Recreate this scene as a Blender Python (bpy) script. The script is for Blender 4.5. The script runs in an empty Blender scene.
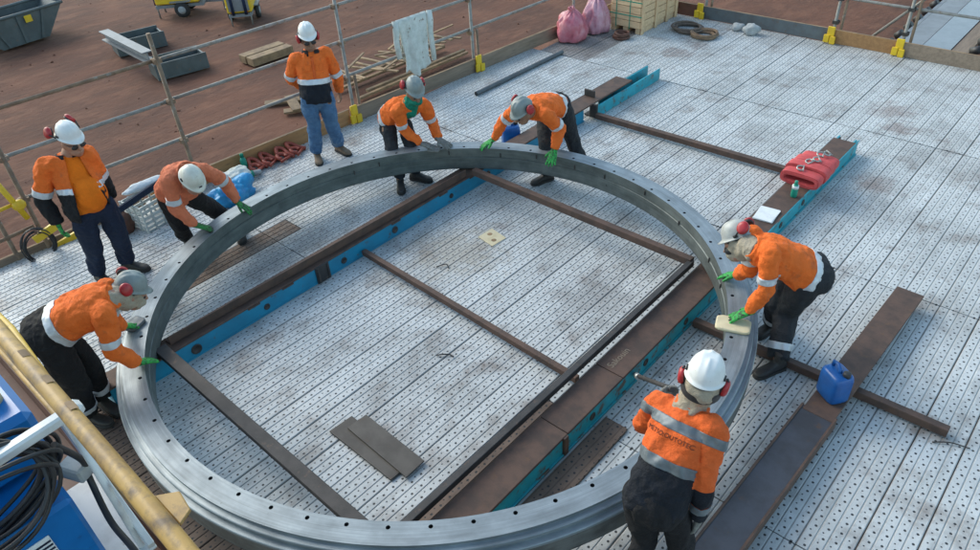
import bpy, bmesh, math, random
from mathutils import Vector, Matrix, Quaternion, noise
from mathutils.bvhtree import BVHTree
random.seed(7)
PI = math.pi
SC = bpy.context.scene
COL = SC.collection
# ------------------------------------------------------------------ camera
cam = bpy.data.cameras.new('camera'); camo = bpy.data.objects.new('camera', cam); COL.objects.link(camo)
R_ = Vector((0.746451, 0.66308062, -0.0559911)); U_ = Vector((-0.36690302, 0.4803062, 0.79667317)); F_ = Vector((-0.5551514, 0.57413418, -0.60181132))
mw = Matrix((R_, U_, -F_)).transposed().to_4x4(); mw.translation = Vector((3.783, -3.267, 4.32))
camo.matrix_world = mw
cam.sensor_width = 36; cam.lens = 36 * 725.8 / 980; cam.clip_start = .05; cam.clip_end = 2000
SC.camera = camo
# ------------------------------------------------------------------ light: low soft sun through cloud and a blue sky
SUN_EL, SUN_AZ = math.radians(36), math.radians(-95)
w = bpy.data.worlds.new('World'); SC.world = w; w.use_nodes = True
nt = w.node_tree; bg = nt.nodes['Background']
sky = nt.nodes.new('ShaderNodeTexSky'); sky.sky_type = 'NISHITA'; sky.sun_disc = False
sky.sun_elevation = SUN_EL; sky.sun_rotation = SUN_AZ; sky.air_density = 1.0; sky.dust_density = 1.2; sky.ozone_density = 1.6
tint = nt.nodes.new('ShaderNodeMix'); tint.data_type = 'RGBA'; tint.blend_type = 'MULTIPLY'; tint.inputs[0].default_value = 1; tint.inputs[7].default_value = (1.02, 1.035, .88, 1)
nt.links.new(sky.outputs[0], tint.inputs[6]); nt.links.new(tint.outputs[2], bg.inputs[0]); bg.inputs[1].default_value = .15
sun = bpy.data.lights.new('sun', 'SUN'); sun.energy = .75; sun.angle = math.radians(30); sun.color = (1, .97, .92)
so = bpy.data.objects.new('sun', sun); COL.objects.link(so)
sd = Vector((math.sin(SUN_AZ) * math.cos(SUN_EL), math.cos(SUN_AZ) * math.cos(SUN_EL), math.sin(SUN_EL)))
so.rotation_euler = sd.to_track_quat('Z', 'Y').to_euler()
SC.view_settings.view_transform = 'Standard'; SC.view_settings.look = 'None'
SC.view_settings.exposure = 1.2; SC.view_settings.gamma = 1

# ------------------------------------------------------------------ helpers
WO = {}
class MB:
    def __init__(s): s.v = []; s.f = []; s.m = []; s.s = []
    def add(s, V, F, mi=0, sm=False):
        o = len(s.v); s.v += [Vector(a) for a in V]
        for f in F: s.f.append([i + o for i in f]); s.m.append(mi); s.s.append(sm)
        return s
    def box(s, c, d, R=None, mi=0):
        c = Vector(c); V = []
        for z in (-.5, .5):
            for x, y in ((-.5, -.5), (.5, -.5), (.5, .5), (-.5, .5)):
                p = Vector((x * d[0], y * d[1], z * d[2]))
                V.append(c + (R @ p if R else p))
        return s.add(V, [(3, 2, 1, 0), (4, 5, 6, 7), (0, 1, 5, 4), (1, 2, 6, 5), (2, 3, 7, 6), (3, 0, 4, 7)], mi)
    def bar(s, a, b, wd, h, up=(0, 0, 1), mi=0):
        a = Vector(a); b = Vector(b); d = (b - a); L = d.length; d.normalize(); up = Vector(up)
        l = up.cross(d).normalized(); u = d.cross(l)
        return s.box((a + b) / 2, (L, wd, h), Matrix((d, l, u)).transposed(), mi)
    def tube(s, P, r, n=10, mi=0, sm=True, caps=True, up=None, closed=False):
        P = [Vector(p) for p in P]; m = len(P); rr = r if isinstance(r, (list, tuple)) else [r] * m
        V = []; prev = None
        for i in range(m):
            if closed: t = P[(i + 1) % m] - P[i - 1]
            else: t = P[min(i + 1, m - 1)] - P[max(i - 1, 0)]
            t.normalize()
            if prev is None:
                a = Vector(up) if up else (Vector((0, 0, 1)) if abs(t.z) < .9 else Vector((1, 0, 0)))
            else: a = prev
            x = (a - t * a.dot(t)).normalized(); prev = x; y = t.cross(x)
            q = rr[i]; qx, qy = q if isinstance(q, (list, tuple)) else (q, q)
            for k in range(n):
                an = 2 * PI * k / n; V.append(P[i] + x * math.cos(an) * qx + y * math.sin(an) * qy)
        F = []
        for i in range(m if closed else m - 1):
            j = (i + 1) % m
            for k in range(n):
                k2 = (k + 1) % n; F.append((i * n + k, i * n + k2, j * n + k2, j * n + k))
        s.add(V, F, mi, sm)
        if caps and not closed:
            o = len(s.v) - len(V)
            s.f.append([o + k for k in range(n)][::-1]); s.m.append(mi); s.s.append(False)
            s.f.append([o + (m - 1) * n + k for k in range(n)]); s.m.append(mi); s.s.append(False)
        return s
    def rings(s, rings, mi=0, sm=True, caps=True):
        n = len(rings[0]); V = [p for r in rings for p in r]; F = []
        for i in range(len(rings) - 1):
            for k in range(n): F.append((i * n + k, i * n + (k + 1) % n, (i + 1) * n + (k + 1) % n, (i + 1) * n + k))
        o = len(s.v); s.add(V, F, mi, sm)
        if caps:
            for a in ([o + k for k in range(n)][::-1], [o + (len(rings) - 1) * n + k for k in range(n)]): s.f.append(a); s.m.append(mi); s.s.append(sm)
        return s
    def lathe(s, prof, n=24, c=(0, 0, 0), R=None, mi=0, sm=True, caps=True):
        c = Vector(c); rg = []
        for r, z in prof:
            rg.append([c + (R @ Vector((r * math.cos(2 * PI * k / n), r * math.sin(2 * PI * k / n), z)) if R else Vector((r * math.cos(2 * PI * k / n), r * math.sin(2 * PI * k / n), z))) for k in range(n)])
        return s.rings(rg, mi, sm, caps)
    def prism(s, poly, z0, z1, mi=0, M=None):
        n = len(poly); V = [Vector((x, y, z0)) for x, y in poly] + [Vector((x, y, z1)) for x, y in poly]
        if M: V = [M @ v for v in V]
        a = sum(poly[i][0] * poly[(i + 1) % n][1] - poly[(i + 1) % n][0] * poly[i][1] for i in range(n))
        F = [list(range(n))[::-1], [n + i for i in range(n)]] + [(i, (i + 1) % n, n + (i + 1) % n, n + i) for i in range(n)]
        if a < 0: F = [list(f)[::-1] for f in F]
        return s.add(V, F, mi)
    def ball(s, c, r, R=None, n=16, m=10, mi=0):
        c = Vector(c); rr = r if isinstance(r, (tuple, list)) else (r, r, r); rg = []
        for i in range(1, m):
            a = -PI / 2 + PI * i / m
            rg.append([c + (R @ Vector((rr[0] * math.cos(a) * math.cos(2 * PI * k / n), rr[1] * math.cos(a) * math.sin(2 * PI * k / n), rr[2] * math.sin(a))) if R else Vector((rr[0] * math.cos(a) * math.cos(2 * PI * k / n), rr[1] * math.cos(a) * math.sin(2 * PI * k / n), rr[2] * math.sin(a)))) for k in range(n)])
        return s.rings(rg, mi, True)
    def mesh(s, name, mats, off=Vector()):
        me = bpy.data.meshes.new(name); me.from_pydata([v - off for v in s.v], [], s.f)
        for m in (mats if isinstance(mats, (list, tuple)) else [mats]): me.materials.append(m)
        me.polygons.foreach_set('material_index', s.m); me.polygons.foreach_set('use_smooth', s.s); me.update()
        return me
    def build(s, name, mats, parent=None, bevel=0, seg=1):
        off = Vector()
        q = parent
        while q is not None:
            if q.name in WO: off = WO[q.name]; break
            q = q.parent
        me = s.mesh(name, mats, off)
        if bevel: bevel_mesh(me, bevel, seg)
        return link(name, me, parent)
def bevel_mesh(me, w, seg=1):
    bm = bmesh.new(); bm.from_mesh(me)
    ed = [e for e in bm.edges if len(e.link_faces) == 2 and e.calc_face_angle(0) > .5]
    bmesh.ops.bevel(bm, geom=ed, offset=w, segments=seg, affect='EDGES', profile=.5, clamp_overlap=True)
    bm.to_mesh(me); bm.free()
def link(name, me, parent=None):
    o = bpy.data.objects.new(name, me); COL.objects.link(o)
    if parent: o.parent = parent
    return o
def tag(o, label=None, cat=None, group=None, kind=None):
    if label: o['label'] = label
    if cat: o['category'] = cat
    if group: o['group'] = group
    if kind: o['kind'] = kind
    return o
def crom(P, k=6):
    P = [Vector(p) for p in P]; Q = [P[0] * 2 - P[1]] + P + [P[-1] * 2 - P[-2]]; out = []
    for i in range(1, len(Q) - 2):
        for j in range(k):
            t = j / k; a, b, c, d = Q[i - 1:i + 3]
            out.append(.5 * ((2 * b) + (c - a) * t + (2 * a - 5 * b + 4 * c - d) * t * t + (3 * b - a - 3 * c + d) * t ** 3))
    return out + [P[-1]]
def thing(name, label, cat, loc=(0, 0, 0), group=None, kind=None):
    o = bpy.data.objects.new(name, None); COL.objects.link(o); o.location = loc; o.empty_display_size = .1
    WO[o.name] = Vector(loc); return tag(o, label, cat, group, kind)
def structure(name, mb, m, bevel=0):
    return tag(mb.build(name, m, None, bevel), kind='structure')

def mat(name, c1, c2=None, sc=6, lo=.42, hi=.62, c3=None, sc3=25, lo3=.55, hi3=.7, rough=.6, rough2=None, metal=0, bump=0, bsc=60, bdist=.01, stretch=None, spec=.5, coat=0, rnd=0):
    m = bpy.data.materials.new(name); m.use_nodes = True; N = m.node_tree.nodes; L = m.node_tree.links; b = N['Principled BSDF']
    b.inputs['Roughness'].default_value = rough; b.inputs['Metallic'].default_value = metal; b.inputs['Specular IOR Level'].default_value = spec
    if coat: b.inputs['Coat Weight'].default_value = coat; b.inputs['Coat Roughness'].default_value = .2
    tc = N.new('ShaderNodeTexCoord'); vec = tc.outputs['Object']
    oi = N.new('ShaderNodeObjectInfo')
    ad = N.new('ShaderNodeVectorMath'); ad.operation = 'MULTIPLY_ADD'; L.new(oi.outputs['Random'], ad.inputs[0]); ad.inputs[1].default_value = (37, 53, 71); L.new(vec, ad.inputs[2]); vec = ad.outputs[0]
    if stretch:
        mp = N.new('ShaderNodeMapping'); mp.inputs['Scale'].default_value = stretch; L.new(vec, mp.inputs[0]); vec = mp.outputs[0]
    def nz(scale, det=6):
        n = N.new('ShaderNodeTexNoise'); n.inputs['Scale'].default_value = scale; n.inputs['Detail'].default_value = det; n.inputs['Roughness'].default_value = .65; L.new(vec, n.inputs['Vector']); return n
    col = None; fac = None
    if c2:
        n = nz(sc); mr = N.new('ShaderNodeMapRange'); mr.inputs[1].default_value = lo; mr.inputs[2].default_value = hi; L.new(n.outputs[0], mr.inputs[0]); fac = mr.outputs[0]
        mx = N.new('ShaderNodeMix'); mx.data_type = 'RGBA'; mx.inputs[6].default_value = (*c1, 1); mx.inputs[7].default_value = (*c2, 1); L.new(fac, mx.inputs[0]); col = mx.outputs[2]
        if rough2 is not None:
            m2 = N.new('ShaderNodeMapRange'); m2.inputs[3].default_value = rough; m2.inputs[4].default_value = rough2; L.new(fac, m2.inputs[0]); L.new(m2.outputs[0], b.inputs['Roughness'])
    if c3:
        n = nz(sc3, 8); mr = N.new('ShaderNodeMapRange'); mr.inputs[1].default_value = lo3; mr.inputs[2].default_value = hi3; L.new(n.outputs[0], mr.inputs[0])
        mx = N.new('ShaderNodeMix'); mx.data_type = 'RGBA'; mx.inputs[7].default_value = (*c3, 1); L.new(mr.outputs[0], mx.inputs[0])
        if col: L.new(col, mx.inputs[6])
        else: mx.inputs[6].default_value = (*c1, 1)
        col = mx.outputs[2]
    if rnd:
        mr = N.new('ShaderNodeMapRange'); mr.inputs[3].default_value = 1 - rnd; mr.inputs[4].default_value = 1 + rnd; L.new(oi.outputs['Random'], mr.inputs[0])
        hs = N.new('ShaderNodeHueSaturation'); L.new(mr.outputs[0], hs.inputs['Value'])
        if col: L.new(col, hs.inputs['Color'])
        else: hs.inputs['Color'].default_value = (*c1, 1)
        col = hs.outputs[0]
    if col: L.new(col, b.inputs['Base Color'])
    else: b.inputs['Base Color'].default_value = (*c1, 1)
    if bump:
        n = nz(bsc, 5); bp = N.new('ShaderNodeBump'); bp.inputs['Strength'].default_value = bump; bp.inputs['Distance'].default_value = bdist; L.new(n.outputs[0], bp.inputs['Height']); L.new(bp.outputs[0], b.inputs['Normal'])
    return m

# ------------------------------------------------------------------ materials
STAINS = [(-1.72, 7.1, .45, 'BR'), (-1.6, 7.5, .3, 'BR'), (1.62, 6.75, .5, 'BR'), (1.85, 6.3, .35, 'BR'), (-.75, .95, .9, 'TN'), (2.1, 4.75, .4, 'BR'), (-3.0, 6.4, .7, 'GY'), (-2.2, -.2, .9, 'GY'), (.9, 1.2, .7, 'GY')]
STAINS = [(a, b, c, {'BR': (.15, .075, .05), 'BK': (.035, .035, .038), 'GY': (.20, .19, .18), 'TN': (.30, .25, .18)}[d]) for a, b, c, d in STAINS]
def plank_mat(name, c1, c2, c3, dirt, holes=.0092, lo=.45, metal=.0, rough=.5):
    """pressed steel scaffold plank: rows of punched holes between rolled ribs (bump, with the dark of the holes painted in), dirt and scrapes"""
    m = bpy.data.materials.new(name); m.use_nodes = True; N = m.node_tree.nodes; L = m.node_tree.links; b = N['Principled BSDF']
    b.inputs['Roughness'].default_value = rough; b.inputs['Metallic'].default_value = metal
    tc = N.new('ShaderNodeTexCoord'); sp = N.new('ShaderNodeSeparateXYZ'); L.new(tc.outputs['Object'], sp.inputs[0])
    geo = N.new('ShaderNodeNewGeometry'); oi = N.new('ShaderNodeObjectInfo')
    def M(op, a, c=None, d=None):
        n = N.new('ShaderNodeMath'); n.operation = op
        for i, q in enumerate((a, c, d)):
            if q is None: continue
            if isinstance(q, (int, float)): n.inputs[i].default_value = q
            else: L.new(q, n.inputs[i])
        return n.outputs[0]
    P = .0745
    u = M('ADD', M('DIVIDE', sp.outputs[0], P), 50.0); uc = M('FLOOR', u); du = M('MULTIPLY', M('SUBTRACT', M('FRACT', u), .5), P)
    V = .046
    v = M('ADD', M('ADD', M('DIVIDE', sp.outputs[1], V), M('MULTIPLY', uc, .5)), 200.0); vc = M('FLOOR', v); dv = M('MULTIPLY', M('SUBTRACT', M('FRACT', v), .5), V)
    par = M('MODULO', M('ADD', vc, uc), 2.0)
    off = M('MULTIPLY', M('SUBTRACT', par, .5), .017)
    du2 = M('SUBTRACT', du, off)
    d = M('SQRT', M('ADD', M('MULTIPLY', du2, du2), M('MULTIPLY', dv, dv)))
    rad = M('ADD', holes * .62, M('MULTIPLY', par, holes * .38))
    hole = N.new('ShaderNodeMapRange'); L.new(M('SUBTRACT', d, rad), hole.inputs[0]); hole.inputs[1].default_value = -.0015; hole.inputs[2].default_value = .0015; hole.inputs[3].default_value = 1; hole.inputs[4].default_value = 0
    # ribs at cell borders
    e = M('ABSOLUTE', M('DIVIDE', du, P)); rib = N.new('ShaderNodeMapRange'); L.new(e, rib.inputs[0]); rib.inputs[1].default_value = .40; rib.inputs[2].default_value = .47; rib.inputs[3].default_value = 0; rib.inputs[4].default_value = 1
    def nz(scale, vec, det=7, st=None):
        if st:
            mp = N.new('ShaderNodeMapping'); mp.inputs['Scale'].default_value = st; L.new(vec, mp.inputs[0]); vec = mp.outputs[0]
        n = N.new('ShaderNodeTexNoise'); n.inputs['Scale'].default_value = scale; n.inputs['Detail'].default_value = det; n.inputs['Roughness'].default_value = .68; L.new(vec, n.inputs['Vector']); return n.outputs[0]
    def mr(x, a, c, d0=0., d1=1.):
        n = N.new('ShaderNodeMapRange'); L.new(x, n.inputs[0]); n.inputs[1].default_value = a; n.inputs[2].default_value = c; n.inputs[3].default_value = d0; n.inputs[4].default_value = d1; return n.outputs[0]
    def mix(f, a, c):
        n = N.new('ShaderNodeMix'); n.data_type = 'RGBA'
        if isinstance(f, float): n.inputs[0].default_value = f
        else: L.new(f, n.inputs[0])
        for i, q in ((6, a), (7, c)):
            if isinstance(q, tuple): n.inputs[i].default_value = (*q, 1)
            else: L.new(q, n.inputs[i])
        return n.outputs[2]
    wp = geo.outputs['Position']
    col = mix(mr(nz(1.1, wp), .36, .66), c1, c2)
    col = mix(mr(nz(3.4, wp, 8, (2.2, .5, 1)), .56, .70, 0, .55), col, tuple(min(1, 1.32 * a_) for a_ in c1))
    col = mix(mr(nz(5, wp, 8, (1.6, .35, 1)), .52, .74, 0, .75), col, c3)
    col = mix(mr(nz(2.3, wp, 9), .52, .74, 0, .85), col, dirt)
    col = mix(mr(nz(.55, wp, 5), .52, .72, 0, .5), col, tuple(.5 * a_ + .5 * b2_ for a_, b2_ in zip(c3, dirt)))
    col = mix(mr(nz(14, wp, 7, (.5, 1.6, 1)), .60, .75, 0, .75), col, c3)
    col = mix(mr(nz(26, wp, 6, (1.5, .6, 1)), .6, .72, 0, .7), col, dirt)
    for sx, sy, sr, sc_ in STAINS:
        dn = N.new('ShaderNodeVectorMath'); dn.operation = 'DISTANCE'; L.new(wp, dn.inputs[0]); dn.inputs[1].default_value = (sx, sy, 0)
        f1 = mr(dn.outputs['Value'], 0, sr, 1, 0); f2 = mr(M('ADD', f1, mr(nz(7, wp, 8), .2, .8, -.75, .35)), .10, .62, 0, .55); col = mix(f2, col, sc_)
    hs = N.new('ShaderNodeHueSaturation'); L.new(mr(oi.outputs['Random'], 0, 1, .93, 1.06), hs.inputs['Value']); L.new(col, hs.inputs['Color']); col = hs.outputs[0]
    col = mix(M('MULTIPLY', rib.outputs[0], .42), col, tuple(.35 * q for q in c2))
    col = mix(hole.outputs[0], col, (.030, .031, .033))  # no real openings: the dark inside each hole is painted into the colour
    L.new(col, b.inputs['Base Color'])
    L.new(mr(nz(9, wp), .3, .7, rough - .12, rough + .2), b.inputs['Roughness'])
    h = M('SUBTRACT', M('SUBTRACT', M('MULTIPLY', nz(40, wp), .12), M('MULTIPLY', hole.outputs[0], .6)), M('MULTIPLY', rib.outputs[0], .5))
    bp = N.new('ShaderNodeBump'); bp.inputs['Strength'].default_value = .6; bp.inputs['Distance'].default_value = .006; L.new(h, bp.inputs['Height']); L.new(bp.outputs[0], b.inputs['Normal'])
    return m
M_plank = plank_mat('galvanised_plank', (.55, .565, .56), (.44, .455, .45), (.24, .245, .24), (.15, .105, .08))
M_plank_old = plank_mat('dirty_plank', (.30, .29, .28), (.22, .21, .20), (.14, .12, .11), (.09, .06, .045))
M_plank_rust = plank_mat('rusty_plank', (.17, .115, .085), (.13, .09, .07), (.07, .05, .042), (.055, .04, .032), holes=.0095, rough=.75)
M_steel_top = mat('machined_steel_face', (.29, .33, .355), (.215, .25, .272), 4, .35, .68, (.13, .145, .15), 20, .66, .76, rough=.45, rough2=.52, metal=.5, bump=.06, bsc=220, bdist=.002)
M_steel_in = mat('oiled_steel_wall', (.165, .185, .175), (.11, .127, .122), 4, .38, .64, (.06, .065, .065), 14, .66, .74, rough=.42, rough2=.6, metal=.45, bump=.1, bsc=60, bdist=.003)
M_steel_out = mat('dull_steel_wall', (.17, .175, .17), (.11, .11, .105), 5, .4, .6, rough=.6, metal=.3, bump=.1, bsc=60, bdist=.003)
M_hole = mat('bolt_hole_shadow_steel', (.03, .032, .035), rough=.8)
M_rust = mat('rusty_mill_steel', (.115, .068, .050), (.070, .046, .037), 7, .4, .62, (.13, .070, .040), 12, .58, .74, rough=.72, bump=.25, bsc=70, bdist=.004, metal=.15)
M_rust_blue = mat('mill_scale_steel', (.072, .076, .090), (.052, .052, .058), 4, .4, .62, (.10, .062, .042), 10, .6, .74, rough=.5, bump=.15, bsc=60, bdist=.003, metal=.3)
M_dark = mat('dark_flat_steel', (.058, .052, .05), (.038, .035, .034), 6, .4, .6, (.13, .085, .06), 14, .6, .72, rough=.6, bump=.15, bsc=80, bdist=.003, metal=.2)
M_plate = mat('loose_plate_steel', (.092, .082, .072), (.064, .056, .049), 5, .4, .62, (.115, .072, .042), 10, .6, .75, rough=.58, bump=.12, bsc=80, bdist=.003, metal=.25)
M_blue = mat('blue_painted_steel', (.010, .23, .38), (.012, .175, .29), 4, .4, .65, (.09, .07, .06), 9, .60, .70, rough=.5, bump=.08, bsc=50, bdist=.003)
M_teal = mat('faded_teal_paint', (.015, .33, .42), (.02, .26, .32), 6, .4, .6, (.11, .075, .055), 7, .54, .64, rough=.5, bump=.1, bsc=50, bdist=.003)
M_galv = mat('galvanised_tube', (.30, .29, .265), (.22, .21, .19), 9, .4, .6, (.20, .125, .075), 12, .55, .70, rough=.6, metal=.2, bump=.08, bsc=90, bdist=.002)
M_rustgalv = mat('rusty_tube', (.25, .175, .115), (.17, .11, .07), 8, .4, .6, (.30, .29, .27), 12, .58, .7, rough=.65, metal=.2, bump=.1, bsc=90, bdist=.002)
M_board = mat('timber_toe_board', (.42, .22, .09), (.31, .16, .065), 3, .4, .65, (.13, .085, .055), 10, .58, .75, rough=.75, bump=.25, bsc=30, bdist=.004, stretch=(6, .6, 6), rnd=.15)
M_boardgrey = mat('weathered_toe_board', (.27, .20, .145), (.19, .14, .10), 3, .4, .65, (.10, .08, .065), 10, .58, .75, rough=.75, bump=.25, bsc=30, bdist=.004, stretch=(6, .6, 6), rnd=.15)
M_boardsteel = mat('grey_steel_toe_board', (.12, .14, .15), (.10, .105, .11), 4, .4, .6, (.14, .09, .06), 12, .6, .72, rough=.55, metal=.2)
M_pine = mat('pale_pine', (.70, .49, .29), (.60, .40, .23), 4, .4, .6, (.36, .23, .11), 12, .64, .75, rough=.65, bump=.15, bsc=40, bdist=.003, stretch=(1, 5, 5), rnd=.1)
M_scrap = mat('weathered_timber', (.30, .20, .11), (.20, .13, .075), 4, .4, .6, rough=.8, bump=.2, bsc=40, rnd=.25)
M_yellow = mat('yellow_paint', (.75, .50, .02), (.66, .42, .02), 6, .4, .6, (.3, .2, .08), 18, .66, .74, rough=.45)
M_rail_y = mat('worn_yellow_rail', (.45, .27, .075), (.33, .19, .055), 7, .4, .6, (.15, .095, .05), 16, .50, .66, rough=.5, bump=.1, bsc=60, bdist=.003)
M_rail_y2 = mat('bright_yellow_rail', (.62, .40, .04), (.5, .3, .04), 9, .4, .6, (.18, .11, .05), 20, .6, .72, rough=.45)
M_black = mat('black_rubber', (.018, .018, .02), (.03, .03, .032), 10, .45, .6, rough=.5, bump=.1, bsc=90)
M_white = mat('white_paint', (.66, .67, .66), (.52, .53, .52), 7, .45, .65, (.25, .2, .16), 20, .66, .75, rough=.4)
M_wblue = mat('bright_blue_enamel', (.006, .17, .48), (.005, .14, .40), 5, .4, .65, (.015, .07, .2), 14, .62, .75, rough=.32, coat=.2)
M_can = mat('blue_plastic', (.01, .10, .34), (.008, .075, .26), 8, .4, .6, rough=.35)
M_redrub = mat('red_webbing', (.60, .085, .085), (.48, .06, .06), 8, .4, .6, (.25, .1, .08), 25, .6, .75, rough=.75, bump=.3, bsc=160, bdist=.003)
M_shackle = mat('orange_red_iron', (.36, .065, .035), (.26, .05, .03), 12, .4, .6, rough=.5)
M_zinc = mat('bright_zinc', (.42, .43, .40), (.3, .3, .28), 30, .4, .6, rough=.4, metal=.6)
M_paper = mat('paper', (.72, .74, .74), (.64, .66, .66), 12, .45, .6, rough=.8)
M_card = mat('cream_card', (.62, .54, .36), (.55, .46, .29), 9, .45, .62, (.28, .2, .1), 10, .64, .7, rough=.8)
M_green = mat('green_plastic', (.01, .25, .17), rough=.4)
M_bagpink = mat('pink_plastic_bag', (.52, .13, .17), (.56, .22, .26), 6, .4, .65, (.40, .06, .10), 9, .55, .75, rough=.28, bump=.35, bsc=18, bdist=.02)
M_bagpale = mat('pale_pink_plastic_bag', (.52, .22, .28), (.62, .36, .42), 6, .4, .65, (.44, .09, .14), 9, .58, .75, rough=.26, bump=.35, bsc=18, bdist=.02)
M_bagblue = mat('blue_plastic_sheet', (.015, .24, .52), (.02, .32, .6), 8, .4, .6, rough=.35, bump=.4, bsc=22, bdist=.02)
M_cloth = mat('pale_stained_cloth', (.60, .63, .60), (.48, .51, .47), 8, .4, .6, (.18, .12, .08), 13, .60, .68, rough=.85, bump=.4, bsc=26, bdist=.02)
M_rope = mat('dirty_rope', (.16, .12, .09), (.11, .08, .065), 20, .4, .6, rough=.85, bump=.5, bsc=140, bdist=.004)
M_rope2 = mat('tan_rope', (.26, .17, .10), (.18, .11, .07), 20, .4, .6, rough=.85, bump=.5, bsc=140, bdist=.004)
M_crate = mat('white_crate_plastic', (.56, .58, .55), (.46, .48, .45), 8, .4, .6, (.2, .16, .12), 20, .62, .74, rough=.5)
M_bin = mat('grey_blue_bin_paint', (.095, .115, .118), (.072, .088, .09), 3, .4, .6, (.16, .10, .07), 8, .6, .72, rough=.5)
M_conc = mat('grey_lump', (.38, .40, .40), (.30, .31, .31), 8, .4, .6, rough=.85, bump=.3, bsc=30)
M_belt = mat('wet_conveyor_belt', (.23, .25, .265), (.19, .21, .225), 2, .4, .6, rough=.25)
M_grey = mat('grey_paint', (.22, .235, .25), (.18, .19, .2), 3, .4, .6, rough=.5)
M_tyre = mat('tyre_rubber', (.03, .03, .03), rough=.8)
M_chalk = mat('chalk_marker', (.24, .19, .14), rough=.9)
M_ink = mat('dark_print', (.10, .045, .035), rough=.8)
M_floorred = mat('red_brown_plate', (.14, .055, .035), (.10, .045, .03), 6, .4, .6, (.16, .11, .08), 16, .6, .7, rough=.6)
# clothing
def fab(name, c1, dirt, c2=None, lo3=.58, hi3=.78, **k): return mat(name, c1, c2 or tuple(.82 * x for x in c1), 9, .34, .68, dirt, 7, lo3, hi3, rough=.82, bump=.85, bsc=15, bdist=.03, spec=.25, **k)
M_or = fab('hi_vis_orange_cloth', (.86, .17, .028), (.40, .11, .045))
M_or_fade = fab('faded_coral_cloth', (.70, .20, .10), (.40, .13, .07))
M_or_red = fab('deep_orange_cloth', (.74, .135, .03), (.33, .07, .03))
M_tee = fab('bright_orange_tee', (.90, .20, .01), (.8, .17, .01))
M_navy = fab('navy_work_cloth', (.014, .017, .024), (.045, .042, .04))
M_black_cl = fab('black_work_cloth', (.016, .016, .018), (.05, .045, .04))
M_char = fab('charcoal_trouser_cloth', (.028, .031, .036), (.06, .055, .05))
M_jeannavy = fab('dark_blue_trouser_cloth', (.018, .027, .055), (.03, .04, .07))
M_jean = fab('washed_blue_denim', (.10, .20, .34), (.30, .38, .46), (.05, .115, .23))
M_band = mat('silver_reflective_tape', (.60, .63, .66), (.52, .55, .58), 20, .4, .6, (.3, .28, .26), 14, .66, .75, rough=.35, bump=.15, bsc=60, bdist=.004, metal=.15)
M_bandgrey = mat('grey_reflective_tape', (.15, .175, .195), (.115, .14, .155), 20, .4, .6, (.2, .13, .1), 14, .62, .75, rough=.45, bump=.15, bsc=60, bdist=.004, metal=.1)
M_helw = mat('white_helmet_shell', (.72, .74, .73), (.66, .67, .65), 12, .45, .65, (.4, .36, .3), 26, .66, .76, rough=.35)
M_helc = mat('cream_helmet_shell', (.62, .62, .55), (.54, .53, .46), 12, .45, .65, (.32, .28, .22), 24, .62, .74, rough=.4)
M_helg = mat('grey_helmet_shell', (.22, .255, .25), (.18, .21, .205), 12, .45, .65, (.33, .33, .3), 26, .62, .74, rough=.42)
M_helgl = mat('light_grey_helmet_shell', (.42, .43, .41), (.34, .35, .33), 12, .45, .65, (.25, .23, .2), 26, .62, .74, rough=.42)
M_muff = mat('red_ear_muff', (.42, .025, .03), (.34, .02, .025), 14, .4, .6, rough=.35)
M_glv = mat('green_work_glove', (.03, .36, .06), (.02, .22, .05), 30, .42, .6, (.02, .03, .02), 45, .52, .58, rough=.75, bump=.2, bsc=120, bdist=.003)
M_glvg = mat('soiled_green_glove', (.03, .24, .05), (.03, .12, .04), 30, .42, .6, (.03, .03, .025), 40, .5, .58, rough=.75, bump=.2, bsc=120, bdist=.003)
M_glvgrey = mat('grey_work_glove', (.20, .20, .18), (.13, .13, .12), 30, .42, .6, rough=.8)
M_skinA = mat('tan_skin', (.40, .22, .15), (.36, .18, .12), 20, .4, .6, rough=.55)
M_skinB = mat('brown_skin', (.26, .14, .088), (.21, .11, .07), 20, .4, .6, rough=.55)
M_beige = fab('beige_neck_cloth', (.40, .35, .27), (.28, .24, .18))
M_grscarf = fab('green_scarf_cloth', (.01, .20, .13), (.01, .14, .09))
M_boot = mat('dusty_black_leather', (.03, .029, .028), (.05, .043, .036), 14, .4, .65, (.12, .085, .06), 18, .6, .75, rough=.6, bump=.2, bsc=60, bdist=.004)
M_boottan = mat('tan_suede_leather', (.23, .16, .105), (.18, .125, .08), 14, .4, .65, rough=.8, bump=.2, bsc=60, bdist=.004)
M_sole = mat('boot_sole_rubber', (.03, .028, .026), rough=.8)
M_hair = mat('dark_hair', (.02, .016, .013), rough=.7)
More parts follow.
